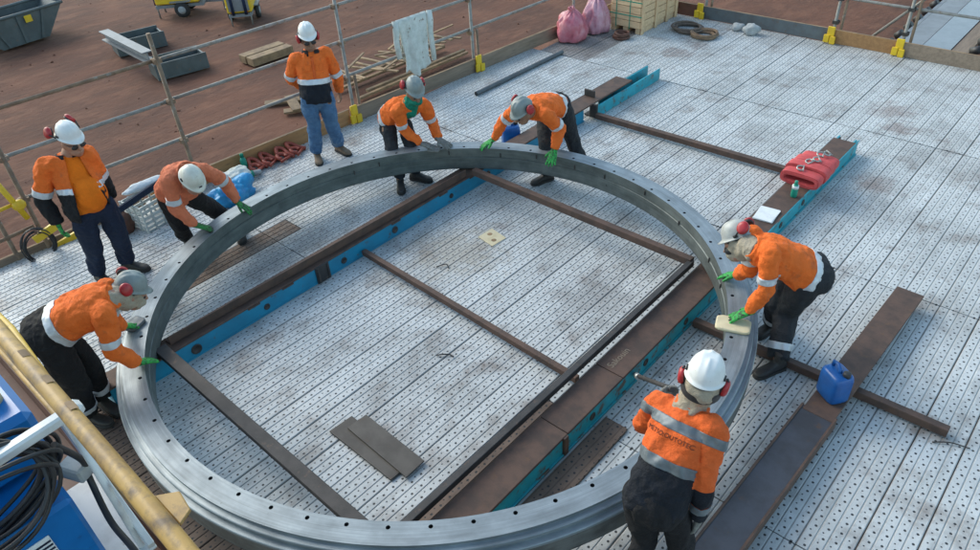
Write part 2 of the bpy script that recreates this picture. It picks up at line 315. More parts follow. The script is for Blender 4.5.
def turned(m, cx, cy, strength, var):
    """add lathe marks that run round the axis at (cx, cy) of the object"""
    N = m.node_tree.nodes; L = m.node_tree.links; b = N['Principled BSDF']
    tc = N.new('ShaderNodeTexCoord'); sp = N.new('ShaderNodeSeparateXYZ'); L.new(tc.outputs['Object'], sp.inputs[0])
    def M(op, a, c=None):
        n = N.new('ShaderNodeMath'); n.operation = op
        for i, q in enumerate((a, c)):
            if q is None: continue
            if isinstance(q, (int, float)): n.inputs[i].default_value = q
            else: L.new(q, n.inputs[i])
        return n.outputs[0]
    x = M('SUBTRACT', sp.outputs[0], cx); y = M('SUBTRACT', sp.outputs[1], cy)
    r = M('SQRT', M('ADD', M('MULTIPLY', x, x), M('MULTIPLY', y, y))); an = M('ARCTAN2', y, x)
    cb = N.new('ShaderNodeCombineXYZ'); L.new(M('MULTIPLY', r, 130), cb.inputs[0]); L.new(M('MULTIPLY', an, 2.2), cb.inputs[1]); L.new(M('MULTIPLY', sp.outputs[2], 130), cb.inputs[2])
    n = N.new('ShaderNodeTexNoise'); n.inputs['Scale'].default_value = 1; n.inputs['Detail'].default_value = 6; L.new(cb.outputs[0], n.inputs['Vector'])
    bp = N.new('ShaderNodeBump'); bp.inputs['Strength'].default_value = strength; bp.inputs['Distance'].default_value = .002; L.new(n.outputs[0], bp.inputs['Height']); L.new(bp.outputs[0], b.inputs['Normal'])
    col = b.inputs['Base Color'].links[0].from_socket
    mr = N.new('ShaderNodeMapRange'); mr.inputs[1].default_value = .3; mr.inputs[2].default_value = .7; mr.inputs[3].default_value = 1 - var; mr.inputs[4].default_value = 1 + var; L.new(n.outputs[0], mr.inputs[0])
    cb2 = N.new('ShaderNodeCombineXYZ'); L.new(M('MULTIPLY', r, 14), cb2.inputs[0]); L.new(M('MULTIPLY', an, 9), cb2.inputs[1]); L.new(M('MULTIPLY', sp.outputs[2], 14), cb2.inputs[2])
    n2 = N.new('ShaderNodeTexNoise'); n2.inputs['Scale'].default_value = 1; n2.inputs['Detail'].default_value = 7; L.new(cb2.outputs[0], n2.inputs['Vector'])
    mr2 = N.new('ShaderNodeMapRange'); mr2.inputs[1].default_value = .35; mr2.inputs[2].default_value = .68; mr2.inputs[3].default_value = 1.08; mr2.inputs[4].default_value = .76; L.new(n2.outputs[0], mr2.inputs[0])
    hs = N.new('ShaderNodeHueSaturation'); L.new(col, hs.inputs['Color']); L.new(M('MULTIPLY', mr.outputs[0], mr2.outputs[0]), hs.inputs['Value']); L.new(hs.outputs[0], b.inputs['Base Color'])
for _m, _s, _v in ((M_steel_top, .35, .22), (M_steel_in, .4, .22), (M_steel_out, .4, .2)): turned(_m, 0, 0, _s * .7, _v * .6)
def ground_mat():
    m = mat('red_brown_dirt', (.135, .052, .028), (.085, .034, .020), .7, .38, .62, (.18, .076, .042), 1.6, .5, .70, rough=.95, bump=.6, bsc=5, bdist=.06, stretch=(1.0, .5, 1))
    return m
M_ground = ground_mat()

# ------------------------------------------------------------------ terrain
g = MB(); n = 70
gx = [-80 + 100 * i / n for i in range(n + 1)]; gy = [-25 + 100 * i / n for i in range(n + 1)]
V = [(x, y, -3 + .10 * noise.noise(Vector((x * .25, y * .12, 0))) + .05 * noise.noise(Vector((x * .8, y * .5, 3)))) for y in gy for x in gx]
g.add(V, [(j * (n + 1) + i, j * (n + 1) + i + 1, (j + 1) * (n + 1) + i + 1, (j + 1) * (n + 1) + i) for j in range(n) for i in range(n)], 0, True)
g.add([(-1500, -1500, -3.3), (1500, -1500, -3.3), (1500, 1500, -3.3), (-1500, 1500, -3.3)], [(0, 1, 2, 3)])
structure('ground', g, M_ground)
# low spoil heaps of the same dirt in the yard
def heap(c, rx, ry, h, sd):
    mb = MB(); rg = []; K = 26
    for i in range(8):
        t = i / 7; rg.append([Vector((c[0] + rx * (1 - t) * math.cos(2 * PI * k / K) * (1 + .18 * noise.noise(Vector((k * .45, sd, t * 2)))), c[1] + ry * (1 - t) * math.sin(2 * PI * k / K) * (1 + .18 * noise.noise(Vector((k * .45, sd + 9, t * 2)))), c[2] - .12 + h * (t ** 1.4))) for k in range(K)])
    mb.rings(rg); return tag(mb.build('dirt_mound', M_ground), kind='structure')
gv = MB(); rnd = random.Random(3)
for i in range(420):
    x, y = rnd.uniform(-26, -5.5), rnd.uniform(-3, 20); r = .015 + .05 * rnd.random() ** 4; z = -3 + .10 * noise.noise(Vector((x * .25, y * .12, 0))) + .05 * noise.noise(Vector((x * .8, y * .5, 3)))
    V = [Vector((x, y, z)) + Vector(d) * r * rnd.uniform(.6, 1.3) for d in ((1, 0, 0), (-1, 0, 0), (0, 1, 0), (0, -1, 0), (0, 0, .8), (0, 0, -.8))]
    gv.add(V, [(0, 2, 4), (2, 1, 4), (1, 3, 4), (3, 0, 4), (2, 0, 5), (1, 2, 5), (3, 1, 5), (0, 3, 5)])
tag(gv.build('gravel', M_ground), 'loose stones scattered over the red brown yard', 'gravel', kind='stuff')
heap((-30, 4.2, -3), 3.6, 2.2, .9, 1)

# ------------------------------------------------------------------ deck: ledgers and planks
def edge_x(y): return -4.27 + .075 * y
dk = MB()
for y in (8.66, 6.0, 4.5, 2.95, 1.4, -.1, -1.6, -3.12):
    dk.box((.6, y, -.17), (9.9 if y < 5 else 9.0, .07, .14))
for x in (-3.7, -1.2, 1.3, 3.8): dk.box((x, 2.7, -.32), (.08, 11.6, .14))
for x in (-3.7, -1.2, 1.3, 3.8):
    for y in (-2.9, .1, 3.1, 6.1, 8.5): dk.tube([(x, y, -3.3), (x, y, -.4)], .03, 8)
deck = structure('deck', dk, M_rustgalv)
PL = {}
def plank_mesh(L, m):
    k = (round(L, 3), m.name)
    if k not in PL:
        mb = MB(); hw = .1498; pr = [(-hw, -.05), (-hw, -.006), (-hw + .006, 0)] + [(g_ * .0745 + dx, dz) for g_ in (-1, 0, 1) for dx, dz in ((-.0065, 0), (0, -.0045), (.0075, 0))] + [(hw - .006, 0), (hw, -.006), (hw, -.05)]
        V = [(x, -L / 2, z) for x, z in pr] + [(x, L / 2, z) for x, z in pr]; q = len(pr)
        mb.add(V, [(i, i + 1, q + i + 1, q + i) for i in range(q - 1)] + [list(range(q)), [2 * q - 1 - i for i in range(q)]])
        mb.f = [f[::-1] for f in mb.f]
        PL[k] = mb.mesh('plank', m)
    return PL[k]
rows = [(8.78, 6.0), (6.0, 2.95), (2.95, -.1), (-.1, -3.16)]
for ri, (y1, y0) in enumerate(rows):
    for k in range(-16, 17):
        x0 = .27 + .302 * k; xc = x0 + .151
        if x0 < edge_x((y0 + y1) / 2) - .22: continue
        segs = [(y0, y1, M_plank)]
        if ri == 0: segs = [(y0, y1, M_plank_old if xc < -2.6 else M_plank)]
        if ri == 2 and k == -10: segs = [(-.1, .22, M_plank_rust), (.22, y1, M_plank)]
        if ri == 3:
            if k == -10: segs = [(-1.2, y1, M_plank_rust), (y0, -1.2, M_plank)]
            elif k == 3: segs = [(y0, y1, M_plank_rust)]
            elif k <= 1 and k >= -7: segs = [(-2.33, y1, M_plank), (y0, -2.33, M_plank_rust)]
            elif k == 2: segs = [(-2.33, y1, M_plank), (y0, -2.33, M_plank_rust)]
        if ri == 2 and -7 <= k <= 2: segs = [(-2.33, y1, M_plank)]
        if ri == 3 and -7 <= k <= 2: segs = [(y0, -2.33, M_plank_rust)]
        for a, b_, mm in segs:
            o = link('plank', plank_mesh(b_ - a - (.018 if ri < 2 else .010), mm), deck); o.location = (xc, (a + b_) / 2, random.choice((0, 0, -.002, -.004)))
            if k in (-12, -6, -3, -1, 3, 7, 11): o.scale.x = .972
            if mm is M_plank_rust: o['label'] = 'rusty brown plank'

# ------------------------------------------------------------------ deck edge: toe boards, guard rails
def toe(name, a, b, m, label, z0=.0, h=.21, group='toe boards along the deck edge'):
    c = ((a[0] + b[0]) / 2, (a[1] + b[1]) / 2, z0)
    mb = MB().bar((a[0], a[1], z0 + h / 2), (b[0], b[1], z0 + h / 2), .036, h)
    o = thing(name, label, 'toe board', c, group); mb.build('board', m, o, .004)
    cp = MB().bar((a[0], a[1], z0 + h + .002), (b[0], b[1], z0 + h + .002), .032, .003); cp.build('top_edge', M_scrap, o)
    return o
def ex(y, d=0): return (edge_x(y) + d, y)
toe('toe_board', ex(-.55), ex(2.30), M_board, 'long brown timber toe board behind the man in blue jeans')
toe('toe_board', ex(2.33), ex(4.72), M_boardgrey, 'grey brown toe board between the two yellow brackets below the hung jacket')
toe('toe_board', ex(4.75), ex(8.75), M_boardgrey, 'weathered toe board running behind the pink bags')
toe('toe_board', (-3.55, 8.80), (-2.28, 8.80), M_floorred, 'short dark red toe board behind the timber crate')
toe('toe_board', (-2.25, 8.80), (0.02, 8.80), M_boardsteel, 'dark grey steel toe board behind the rope coils')
toe('toe_board', (0.05, 8.78), (1.05, 8.78), M_board, 'short orange brown toe board between the two yellow brackets by the conveyor')
toe('toe_board', (1.08, 8.76), (5.2, 8.72), M_boardgrey, 'dusty toe board at the far right end of the deck')
# flat kick board at the left front corner
toe('toe_board', (-4.50, -2.9), (-4.43, -.60), M_boardgrey, 'low dark edge board beside the hose coil', h=.08)
def bracket(x, y, label, ang):
    o = thing('toe_board_bracket', label, 'bracket', (x, y, 0), 'yellow toe board brackets')
    R = Matrix.Rotation(ang, 3, 'Z')
    def bb(c, d): return (Vector((x, y, 0)) + R @ Vector(c)), d, R
    mb = MB(); mb.box(*bb((.02, 0, .15), (.03, .11, .22))); mb.build('back_plate', M_yellow, o, .006)
    for s, z in ((-.045, .075), (.05, .06)):
        mb = MB(); mb.box(*bb((.045, s, z), (.035, .085, .12))); mb.build('foot_lug', M_yellow, o, .006)
aL = math.radians(-4.3)
bracket(edge_x(2.36) + .02, 2.36, 'yellow toe board bracket at the post beside the man in blue jeans', aL)
bracket(edge_x(4.74) + .02, 4.74, 'yellow toe board bracket at the post right of the hung jacket', aL)
bracket(-2.26, 8.78, 'yellow toe board bracket behind the rope coils', -PI / 2)
bracket(.03, 8.76, 'yellow toe board bracket at the first far post right of the grey board', -PI / 2)
bracket(1.06, 8.75, 'yellow toe board bracket nearest the conveyor', -PI / 2)
def coupler(mb, p, d):
    mb.tube([Vector(p) - Vector(d) * .04, Vector(p) + Vector(d) * .04], .036, 8); mb.box(p, (.09, .09, .05))
GL = thing('scaffold_guard_rail', 'scaffold tube guard rail with three rails along the left edge of the deck', 'guard rail', (edge_x(0), 0, 0))
posts = [(-2.05, .75, M_rustgalv), (-1.74, 1.35, M_rustgalv), (.05, 1.88, M_rustgalv), (2.42, 2.1, M_galv), (4.72, 2.1, M_galv), (7.1, 2.1, M_galv)]
for y, t, m in posts:
    x = edge_x(y) - .05; mb = MB(); mb.tube([(x, y, -3.1), (x, y, t)], .024, 10); mb.build('post', m, GL)
for y in (2.42, 4.72):
    x = edge_x(y) - .05; MB().tube([(x, y + .11, -1.2), (x, y + .11, .62)], .022, 8).build('short_post', M_rustgalv, GL)
rl = [(1.57, -6, .07, M_rustgalv), (1.57, .03, 9.0, M_galv), (1.09, -6, .07, M_galv), (1.10, .0, 9.0, M_galv), (.60, -1.8, 9.0, M_galv)]
for i, (z, ya, yb, m) in enumerate(rl):
    d = -.0 if i in (1, 3) else .0
    pts = [(edge_x(ya) - .1 + d, ya, z), (edge_x(yb) - .1 + d, yb, z + (.07 if i == 4 else 0))]
    MB().tube(pts, .0215, 10).build('rail', m, GL)
for y, t, m in posts[1:]:
    for z in (.60, 1.09, 1.57):
        if z < t:
            mb = MB(); coupler(mb, (edge_x(y) - .075, y, z), (0, 1, 0)); mb.build('coupler', M_rustgalv, GL)
GR = thing('scaffold_guard_rail', 'scaffold tube guard rail across the far right edge of the deck', 'guard rail', (0, 8.85, 0))
for x in (-2.2, .03, 1.06, 4.3):
    MB().tube([(x, 8.85, -3.1), (x, 8.85, 2.0)], .024, 10).build('post', M_galv, GR)
    MB().tube([(x + .10, 8.86, -1.5), (x + .10, 8.86, 1.3)], .022, 8).build('short_post', M_rustgalv, GR)
for z in (.655, 1.15, 1.6): MB().tube([(-4, 8.9, z + .02), (6, 8.9, z - .0)], .0215, 10).build('rail', M_galv, GR)
MB().tube([(.50, 8.93, .05), (1.22, 8.93, .86), (2.0, 8.93, 1.72)], .0215, 10).build('brace', M_galv, GR)
for x in (.03, 1.06):
    for z in (.3, .66):
        mb = MB(); coupler(mb, (x, 8.87, z), (1, 0, 0)); mb.build('coupler', M_dark, GR)

# ------------------------------------------------------------------ steel ring
RC = Vector((-.09, .077, 0)); Ri, Ro, zb, zt = 2.446, 2.613, .222, .487
ring = thing('steel_ring', 'huge machined steel flange ring resting on the two blue beams', 'ring', (RC.x, RC.y, zb))
def pol(r, th, z): return Vector((RC.x + r * math.cos(th), RC.y + r * math.sin(th), z))
mb = MB(); sec = 60; rh, hr = .0148, 2.489
for q in range(sec):
    c = math.radians(1.94 + 6 * q); h = math.radians(3)
    per = [(Ro, -h), (Ro, -h / 2), (Ro, 0), (Ro, h / 2), (Ro, h), ((Ri + Ro) / 2, h), (Ri, h), (Ri, h / 2), (Ri, 0), (Ri, -h / 2), (Ri, -h), ((Ri + Ro) / 2, -h)]
    P = [pol(r, c + a, zt) for r, a in per]; hc = pol(hr, c, zt); H = []
    for p in P:
        d = (p - hc).normalized(); H.append(hc + d * rh)
    # even out hole angles
    H = []
    base = math.atan2((P[0] - hc).y, (P[0] - hc).x)
    for i in range(12): H.append(hc + Vector((math.cos(base + 2 * PI * i / 12), math.sin(base + 2 * PI * i / 12), 0)) * rh)
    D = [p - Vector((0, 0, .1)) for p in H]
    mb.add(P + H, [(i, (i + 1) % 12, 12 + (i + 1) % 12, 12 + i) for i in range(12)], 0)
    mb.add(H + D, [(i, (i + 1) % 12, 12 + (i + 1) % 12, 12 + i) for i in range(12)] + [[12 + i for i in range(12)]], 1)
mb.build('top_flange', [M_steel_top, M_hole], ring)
def band(prof, name, m):
    mb = MB(); K = 240; rg = []
    for r, z in prof: rg.append([pol(r, math.radians(1.94 + 1.5 * k), z) for k in range(K)])
    mb.rings(rg, 0, True, False)
    me = mb.build(name, m, ring)
    return me
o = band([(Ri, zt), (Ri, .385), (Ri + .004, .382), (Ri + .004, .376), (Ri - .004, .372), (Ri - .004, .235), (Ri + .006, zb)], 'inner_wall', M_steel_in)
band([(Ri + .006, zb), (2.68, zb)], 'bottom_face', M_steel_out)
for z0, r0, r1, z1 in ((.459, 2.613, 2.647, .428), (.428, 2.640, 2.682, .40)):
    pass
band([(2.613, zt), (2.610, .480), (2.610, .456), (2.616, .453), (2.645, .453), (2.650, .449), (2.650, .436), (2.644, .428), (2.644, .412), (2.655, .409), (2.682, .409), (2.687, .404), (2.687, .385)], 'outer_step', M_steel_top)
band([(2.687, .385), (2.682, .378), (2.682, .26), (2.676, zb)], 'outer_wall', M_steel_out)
for ob in ring.children:
    if ob.name.split('.')[0] in ('inner_wall', 'outer_step', 'outer_wall'):
        b_ = bmesh.new(); b_.from_mesh(ob.data); bmesh.ops.recalc_face_normals(b_, faces=b_.faces)
        for e in b_.edges:
            if len(e.link_faces) == 2 and e.calc_face_angle(0) > .6: e.smooth = False
        b_.to_mesh(ob.data); b_.free()
# weld stops on the inner wall
for a in (38, 47, 62, 75, 88, 97, 108, 118, 132, 151, 158, 20, 8):
    t = math.radians(a); p = pol(Ri - .006, t, .44 - .03 * (a % 3)); R = Matrix.Rotation(t, 3, 'Z')
    mb = MB().box(p, (.012, .014, .05), R); mb.build('lug', M_dark, ring, .003)

# ------------------------------------------------------------------ beams and bars
def bevbar(name, label, cat, parts, loc, group=None):
    o = thing(name, label, cat, loc, group)
    for pn, m, boxes, bev in parts:
        mb = MB()
        for c, d in boxes: mb.box(c, d)
        mb.build(pn, m, o, bev)
    return o
# far blue beam (left of the ring's centre)
B1 = bevbar('blue_beam', 'bright blue steel beam with rusty top under the left half of the ring', 'beam', [
    ('web', M_blue, [((-1.482, .9, .0985), (.03, 6.56, .157))], .003),
    ('bottom_flange', M_blue, [((-1.565, .9, .010), (.20, 6.6, .018))], .003),
    ('top_flange', M_rust, [((-1.575, .9, .1885), (.224, 6.6, .02))], .004),
    ('back_web', M_blue, [((-1.66, .9, .0985), (.03, 6.56, .157))], .003)], (-1.57, .9, 0))
for y, r in ((-1.62, .05), (-.88, .032), (.05, .035), (.75, .04), (1.62, .03), (2.25, .036)):
    R = Matrix.Rotation(PI / 2, 3, 'Y')
    MB().lathe([(r, -.004), (r, .006), (r * .75, .010), (r * .7, .004)], 18, (-1.466, y, .09), R).build('port', M_dark, B1)
mb = MB(); mb.box((-1.457, -.22, .10), (.02, .16, .19)); mb.box((-1.447, -.16, .10), (.03, .02, .17)); mb.box((-1.447, -.28, .10), (.03, .02, .17)); mb.build('splice_plate', M_dark, B1, .004)
for y in (-1.0, -.62, .78, 1.5, 2.0):
    MB().box((-1.462, y, .172), (.014, .13, .016)).build('weld_tab', M_rust, B1, .003)
# far end piece beyond the ring: box beam then open channel
B1b = bevbar('blue_beam', 'blue and brown beam end beyond the far side of the ring', 'beam', [
    ('side_plate', M_teal, [((-1.40, 5.17, .09), (.02, 1.63, .17))], .003),
    ('far_plate', M_teal, [((-1.60, 5.35, .09), (.02, 1.26, .17))], .003),
    ('base_plate', M_dark, [((-1.50, 5.17, .012), (.18, 1.6, .018))], .003),
    ('top_plate', M_rust, [((-1.565, 4.62, .212), (.27, 1.35, .022))], .004),
    ('end_plate', M_dark, [((-1.42, 4.345, .12), (.12, .03, .2))], .004),
    ('lifting_lug', M_dark, [((-1.60, 4.50, .272), (.17, .024, .095))], .006)], (-1.5, 5, 0))
# middle beam (right half of the ring)
B2 = bevbar('teal_beam', 'long beam with rusty brown top and teal side under the right half of the ring', 'beam', [
    ('web', M_teal, [((1.68, 1.45, .097), (.03, 7.7, .154))], .003),
    ('bottom_flange', M_teal, [((1.60, 1.45, .010), (.22, 7.7, .018))], .003),
    ('back_web', M_dark, [((1.48, 1.45, .097), (.03, 7.7, .154))], .003)], (1.58, 1.45, 0))
for ya, yb, m in ((-2.4, -.42, M_rust), (-.414, .30, M_rust), (.306, 2.3, M_rust), (2.306, 5.2, M_rust)):
    MB().box((1.57, (ya + yb) / 2, .1865), (.262, yb - ya, .021)).build('top_plate', m, B2, .004)
MB().box((1.70, 4.0, .188), (.012, 2.6, .016)).build('edge_strip', M_teal, B2, .003)
for x in (1.47, 1.665): MB().box((x, 5.25, .1), (.02, .12, .17)).build('end_flange', M_teal, B2, .003)
for y in (-.1, .65, 1.3, 2.6, 3.2, 3.75):
    MB().lathe([(.035, -.004), (.035, .005), (.024, .008), (.02, .002)], 16, (1.696, y, .10), Matrix.Rotation(PI / 2, 3, 'Y')).build('port', M_dark, B2)
MB().box((1.703, -.45, .10), (.03, .05, .185)).build('stiffener', M_rust, B2, .004)
# chalk writing on the beam top
def text_mesh(txt, size, name):
    cu = bpy.data.curves.new(name, 'FONT'); cu.body = txt; cu.size = size; cu.align_x = 'CENTER'; cu.align_y = 'CENTER'; cu.extrude = .0006; cu.resolution_u = 3
    o = bpy.data.objects.new(name, cu); COL.objects.link(o); dg = bpy.context.evaluated_depsgraph_get()
    me = bpy.data.meshes.new_from_object(o.evaluated_get(dg)); bpy.data.objects.remove(o); bpy.data.curves.remove(cu); return me
me = text_mesh('Sakouin', .085, 'chalk_writing'); me.materials.append(M_chalk)
me.transform(Matrix.Translation(Vector((1.55, .47, .1985)) - WO[B2.name]) @ Matrix.Rotation(PI / 2 , 4, 'Z'))
link('chalk_writing', me, B2)
# spider frame bars inside the ring
def flat(name, label, a, b, wd, h, m, angle=False, group='loose and bracing bars on the deck'):
    a = Vector(a); b = Vector(b); o = thing(name, label, 'steel bar', (a + b) / 2, group); mb = MB()
    if angle:
        d = (b - a).normalized(); l = Vector((0, 0, 1)).cross(d)
        mb.bar(a - Vector((0, 0, h / 2 - .006)), b - Vector((0, 0, h / 2 - .006)), wd, .012)
        mb.build('flange', m, o, .002)
        mb = MB(); mb.bar(a + l * (wd / 2 - .006) * angle + Vector((0, 0, .006)), b + l * (wd / 2 - .006) * angle + Vector((0, 0, .006)), .012, h - .012); mb.build('upstand', m, o, .002)
    else:
        mb.bar(a, b, wd, h); mb.build('bar', m, o, .004)
    for p in (a, b):
        pass
    return o
GB = 'bracing bars tied inside the ring'
flat('brace_bar', 'rusty angle bar lying along the top of the bright blue beam', (-1.60, -1.78, .246), (-1.53, 1.90, .246), .10, .09, M_rust, -1, GB)
flat('brace_bar', 'rusty cross bar inside the far side of the ring', (-1.42, 1.97, .262), (1.40, 1.90, .262), .07, .075, M_rust, False, GB)
flat('brace_bar', 'dark flat bar lying along the left side of the teal beam', (1.395, 1.90, .252), (1.37, -1.86, .252), .055, .06, M_dark, False, GB)
flat('brace_bar', 'dark flat bar across the near left part of the ring', (-1.52, -1.88, .25), (1.20, -1.905, .25), .105, .05, M_dark, False, GB)
flat('spacer_bar', 'brown spacer bar on the deck between the two beams in mid ring', (-1.44, .29, .07), (1.36, .17, .07), .055, .06, M_rust)
flat('spacer_bar', 'brown spacer bar on the deck beyond the ring running to the red slings', (-1.36, 4.33, .07), (1.45, 4.36, .07), .075, .07, M_rust)
flat('spacer_bar', 'rusty bar on the deck passing under the long plain girder by the blue jerry can', (1.73, 1.39, .052), (3.76, 1.42, .052), .065, .07, M_rust)
# plain girder at right, lying on its side
gx0, gx1 = 2.835, 3.09
B3 = thing('plain_girder', 'unpainted rusty H girder lying on its side at the right of the deck', 'beam', (2.96, 0, .1))
MB().box((2.962, -1.6, .136), (.236, 5.1, .018)).build('web', M_rust_blue, B3, .003)
MB().box((2.838, -1.0, .105), (.018, 3.9 + 0, .10)).build('flange', M_rust, B3, .003)
MB().box((3.086, -1.0, .105), (.018, 3.9 + 0, .10)).build('flange', M_rust, B3, .003)
mb = MB(); mb.box((2.968, 1.85, .142), (.226, 1.90, .018)); mb.build('cover_plate', M_rust, B3, .004)
mb = MB(); mb.box((2.965, 1.9, .09), (.16, 1.7, .08)); mb.build('bearer', M_dark, B3, .004)
o = thing('perforated_strip', 'narrow rusty perforated strip on the deck along the near right side of the teal beam', 'plank', (1.82, -.95, .002))
MB().box((1.835, -.95, .011), (.20, 1.95, .018)).build('strip', M_plank_rust, o, .002)
B3.rotation_euler = (0, 0, -.03)
# loose plates
def plate(label, pts, z0, z1, m):
    c = Vector((sum(p[0] for p in pts) / len(pts), sum(p[1] for p in pts) / len(pts), z0)); o = thing('steel_plate', label, 'plate', c, 'loose steel plates inside the ring')
    MB().prism(pts, z0, z1).build('plate', m, o, .002)
plate('longer steel plate lying on top of the other plate inside the ring', [(.25, -1.33), (.26, -1.145), (.95, -1.17), (.955, -1.36)], .0205, .032, M_plate)
plate('lower brown edged steel plate partly hidden by the plate on it', [(.155, -1.435), (.17, -1.22), (.88, -1.25), (.875, -1.44)], .004, .018, M_plate)
plate('', [(1.0, 1.0), (1.0, 1.0)], 0, 0, M_plate) if False else None
# ------------------------------------------------------------------ small things on the deck
o = thing('paper_card', 'cream square card lying flat on the deck inside the ring', 'card', (-.62, 1.36, .003))
MB().prism([(-.745, 1.275), (-.735, 1.485), (-.495, 1.44), (-.51, 1.235)], .003, .006).build('sheet', M_card, o)
for c in ((-.68, 1.39), (-.57, 1.33)): MB().lathe([(.028, .0062), (.026, .0068)], 14, (c[0], c[1], 0)).build('stain', M_scrap, o)
def jerry(loc, rot, label, s=1):
    o = thing('jerry_can', label, 'jerry can', loc, 'blue plastic jerry cans'); c = Vector(loc); R = Matrix.Rotation(rot, 3, 'Z')
    rg = []
    for z, k in ((0, .92), (.02, 1), (.2, 1), (.235, .93), (.25, .78)):
        P = []
        for i in range(24):
            a = 2 * PI * i / 24; ca, sa = math.cos(a), math.sin(a); e = .42
            P.append(c + R @ Vector((math.copysign(abs(ca) ** e, ca) * .105 * k * s, math.copysign(abs(sa) ** e, sa) * .085 * k * s, z * s)))
        rg.append(P)
    MB().rings(rg).build('tank', M_can, o)
    MB().tube([c + R @ Vector((-.07 * s, 0, .235 * s)), c + R @ Vector((-.065 * s, 0, .29 * s)), c + R @ Vector((-.02 * s, 0, .30 * s)), c + R @ Vector((.015 * s, 0, .27 * s)), c + R @ Vector((.02 * s, 0, .24 * s))], .014 * s, 8).build('handle', M_can, o)
    MB().lathe([(.028 * s, 0), (.028 * s, .035 * s), (.022 * s, .04 * s)], 14, c + R @ Vector((.062 * s, .02 * s, .243 * s))).build('cap', M_black, o)
    return o
jerry((2.995, 1.16, .152), -.6, 'blue jerry can standing on the rusty girder')
jerry((-1.83, 3.10, 0), .9, 'blue jerry can on the deck behind the far rim of the ring', 1.12)
# notepad, bottle, slings on the teal beam
o = thing('notepad', 'white open notepad lying on the teal beam', 'notepad', (1.555, 3.14, .199)); R = Matrix.Rotation(.12, 3, 'Z')
MB().box((1.555, 3.14, .206), (.20, .27, .012), R).build('pages', M_paper, o, .002)
MB().box((1.56, 3.13, .2145), (.19, .25, .003), Matrix.Rotation(.05, 3, 'Z')).build('top_sheet', M_paper, o)
o = thing('spray_bottle', 'green bottle with white band standing on the teal beam by the red slings', 'bottle', (1.62, 3.64, .199)); c = (1.62, 3.64, .199)
MB().lathe([(.03, 0), (.033, .01), (.033, .12), (.022, .15)], 16, c).build('bottle_body', M_green, o)
MB().lathe([(.0338, .10), (.0338, .135)], 16, c).build('label_band', M_paper, o)
MB().lathe([(.018, .148), (.018, .185), (.010, .19)], 12, c).build('cap', M_green, o)
sl = thing('lifting_sling', 'red lifting slings folded in a stack with chrome fittings on the teal beam', 'sling', (1.57, 4.2, .199))
def strap_loop(y, dz, wd, hw, hh):
    mb = MB(); K = 40; rg = []
    for k in range(K):
        a = 2 * PI * k / K; e = .55; x = math.copysign(abs(math.cos(a)) ** e, math.cos(a)) * hw; z = math.copysign(abs(math.sin(a)) ** e, math.sin(a)) * hh
        rg.append((1.57 + x, z + .199 + dz))
    V = []; F = []
    for x, z in rg:
        cx, cz = 1.57, .199 + dz; f = .86
        V += [(x, y - wd / 2, z), (x, y + wd / 2, z), (cx + (x - cx) * f, y + wd / 2, cz + (z - cz) * f * .8), (cx + (x - cx) * f, y - wd / 2, cz + (z - cz) * f * .8)]
    for k in range(K):
        a = 4 * k; b = 4 * ((k + 1) % K)
        for i in range(4): F.append((a + i, a + (i + 1) % 4, b + (i + 1) % 4, b + i))
    mb.add(V, F, 0, False); return mb
for y, wd, hw, hh in ((3.93, .125, .21, .075), (4.085, .13, .225, .088), (4.245, .13, .215, .082), (4.40, .125, .20, .07)):
    for sh in (1, .74, .5):
        strap_loop(y + random.uniform(-.01, .01), hh, wd * (.96 + .04 * sh), hw * (.75 + .25 * sh), hh * sh).build('strap_loop', M_redrub, sl)
def torus(c, r, rr, R, a0=0, a1=2 * PI, n=18, k=8):
    mb = MB(); pts = [Vector(c) + R @ Vector((r * math.cos(a0 + (a1 - a0) * i / n), r * math.sin(a0 + (a1 - a0) * i / n), 0)) for i in range(n + (0 if abs(a1 - a0 - 2 * PI) < 1e-3 else 1))]
    mb.tube(pts, rr, k, closed=abs(a1 - a0 - 2 * PI) < 1e-3); return mb
for c, an in (((1.53, 3.95, .372), .3), ((1.55, 4.12, .384), -.5), ((1.60, 4.20, .386), .8), ((1.58, 4.36, .375), .2), ((1.63, 4.42, .372), 1.2)):
    R = Matrix.Rotation(an, 3, 'Z') @ Matrix.Rotation(.25, 3, 'X')
    torus(c, .034, .009, R, 1.0, 5.3).build('shackle', M_zinc, sl)
    MB().tube([Vector(c) + R @ Vector((.03, -.045, 0)), Vector(c) + R @ Vector((.03, .045, 0))], .008, 8).build('shackle_pin', M_zinc, sl)
# steel pipe far left
o = thing('steel_pipe', 'dark straight pipe lying on the deck behind the ring', 'pipe', (-3.26, 5, .03))
MB().tube([(-3.27, 4.0, .035), (-3.24, 6.05, .035)], .033, 14, caps=False).build('pipe_body', M_boardsteel, o)
MB().tube([(-3.27, 4.002, .035), (-3.24, 6.048, .035)], .027, 12).build('bore', M_hole, o)
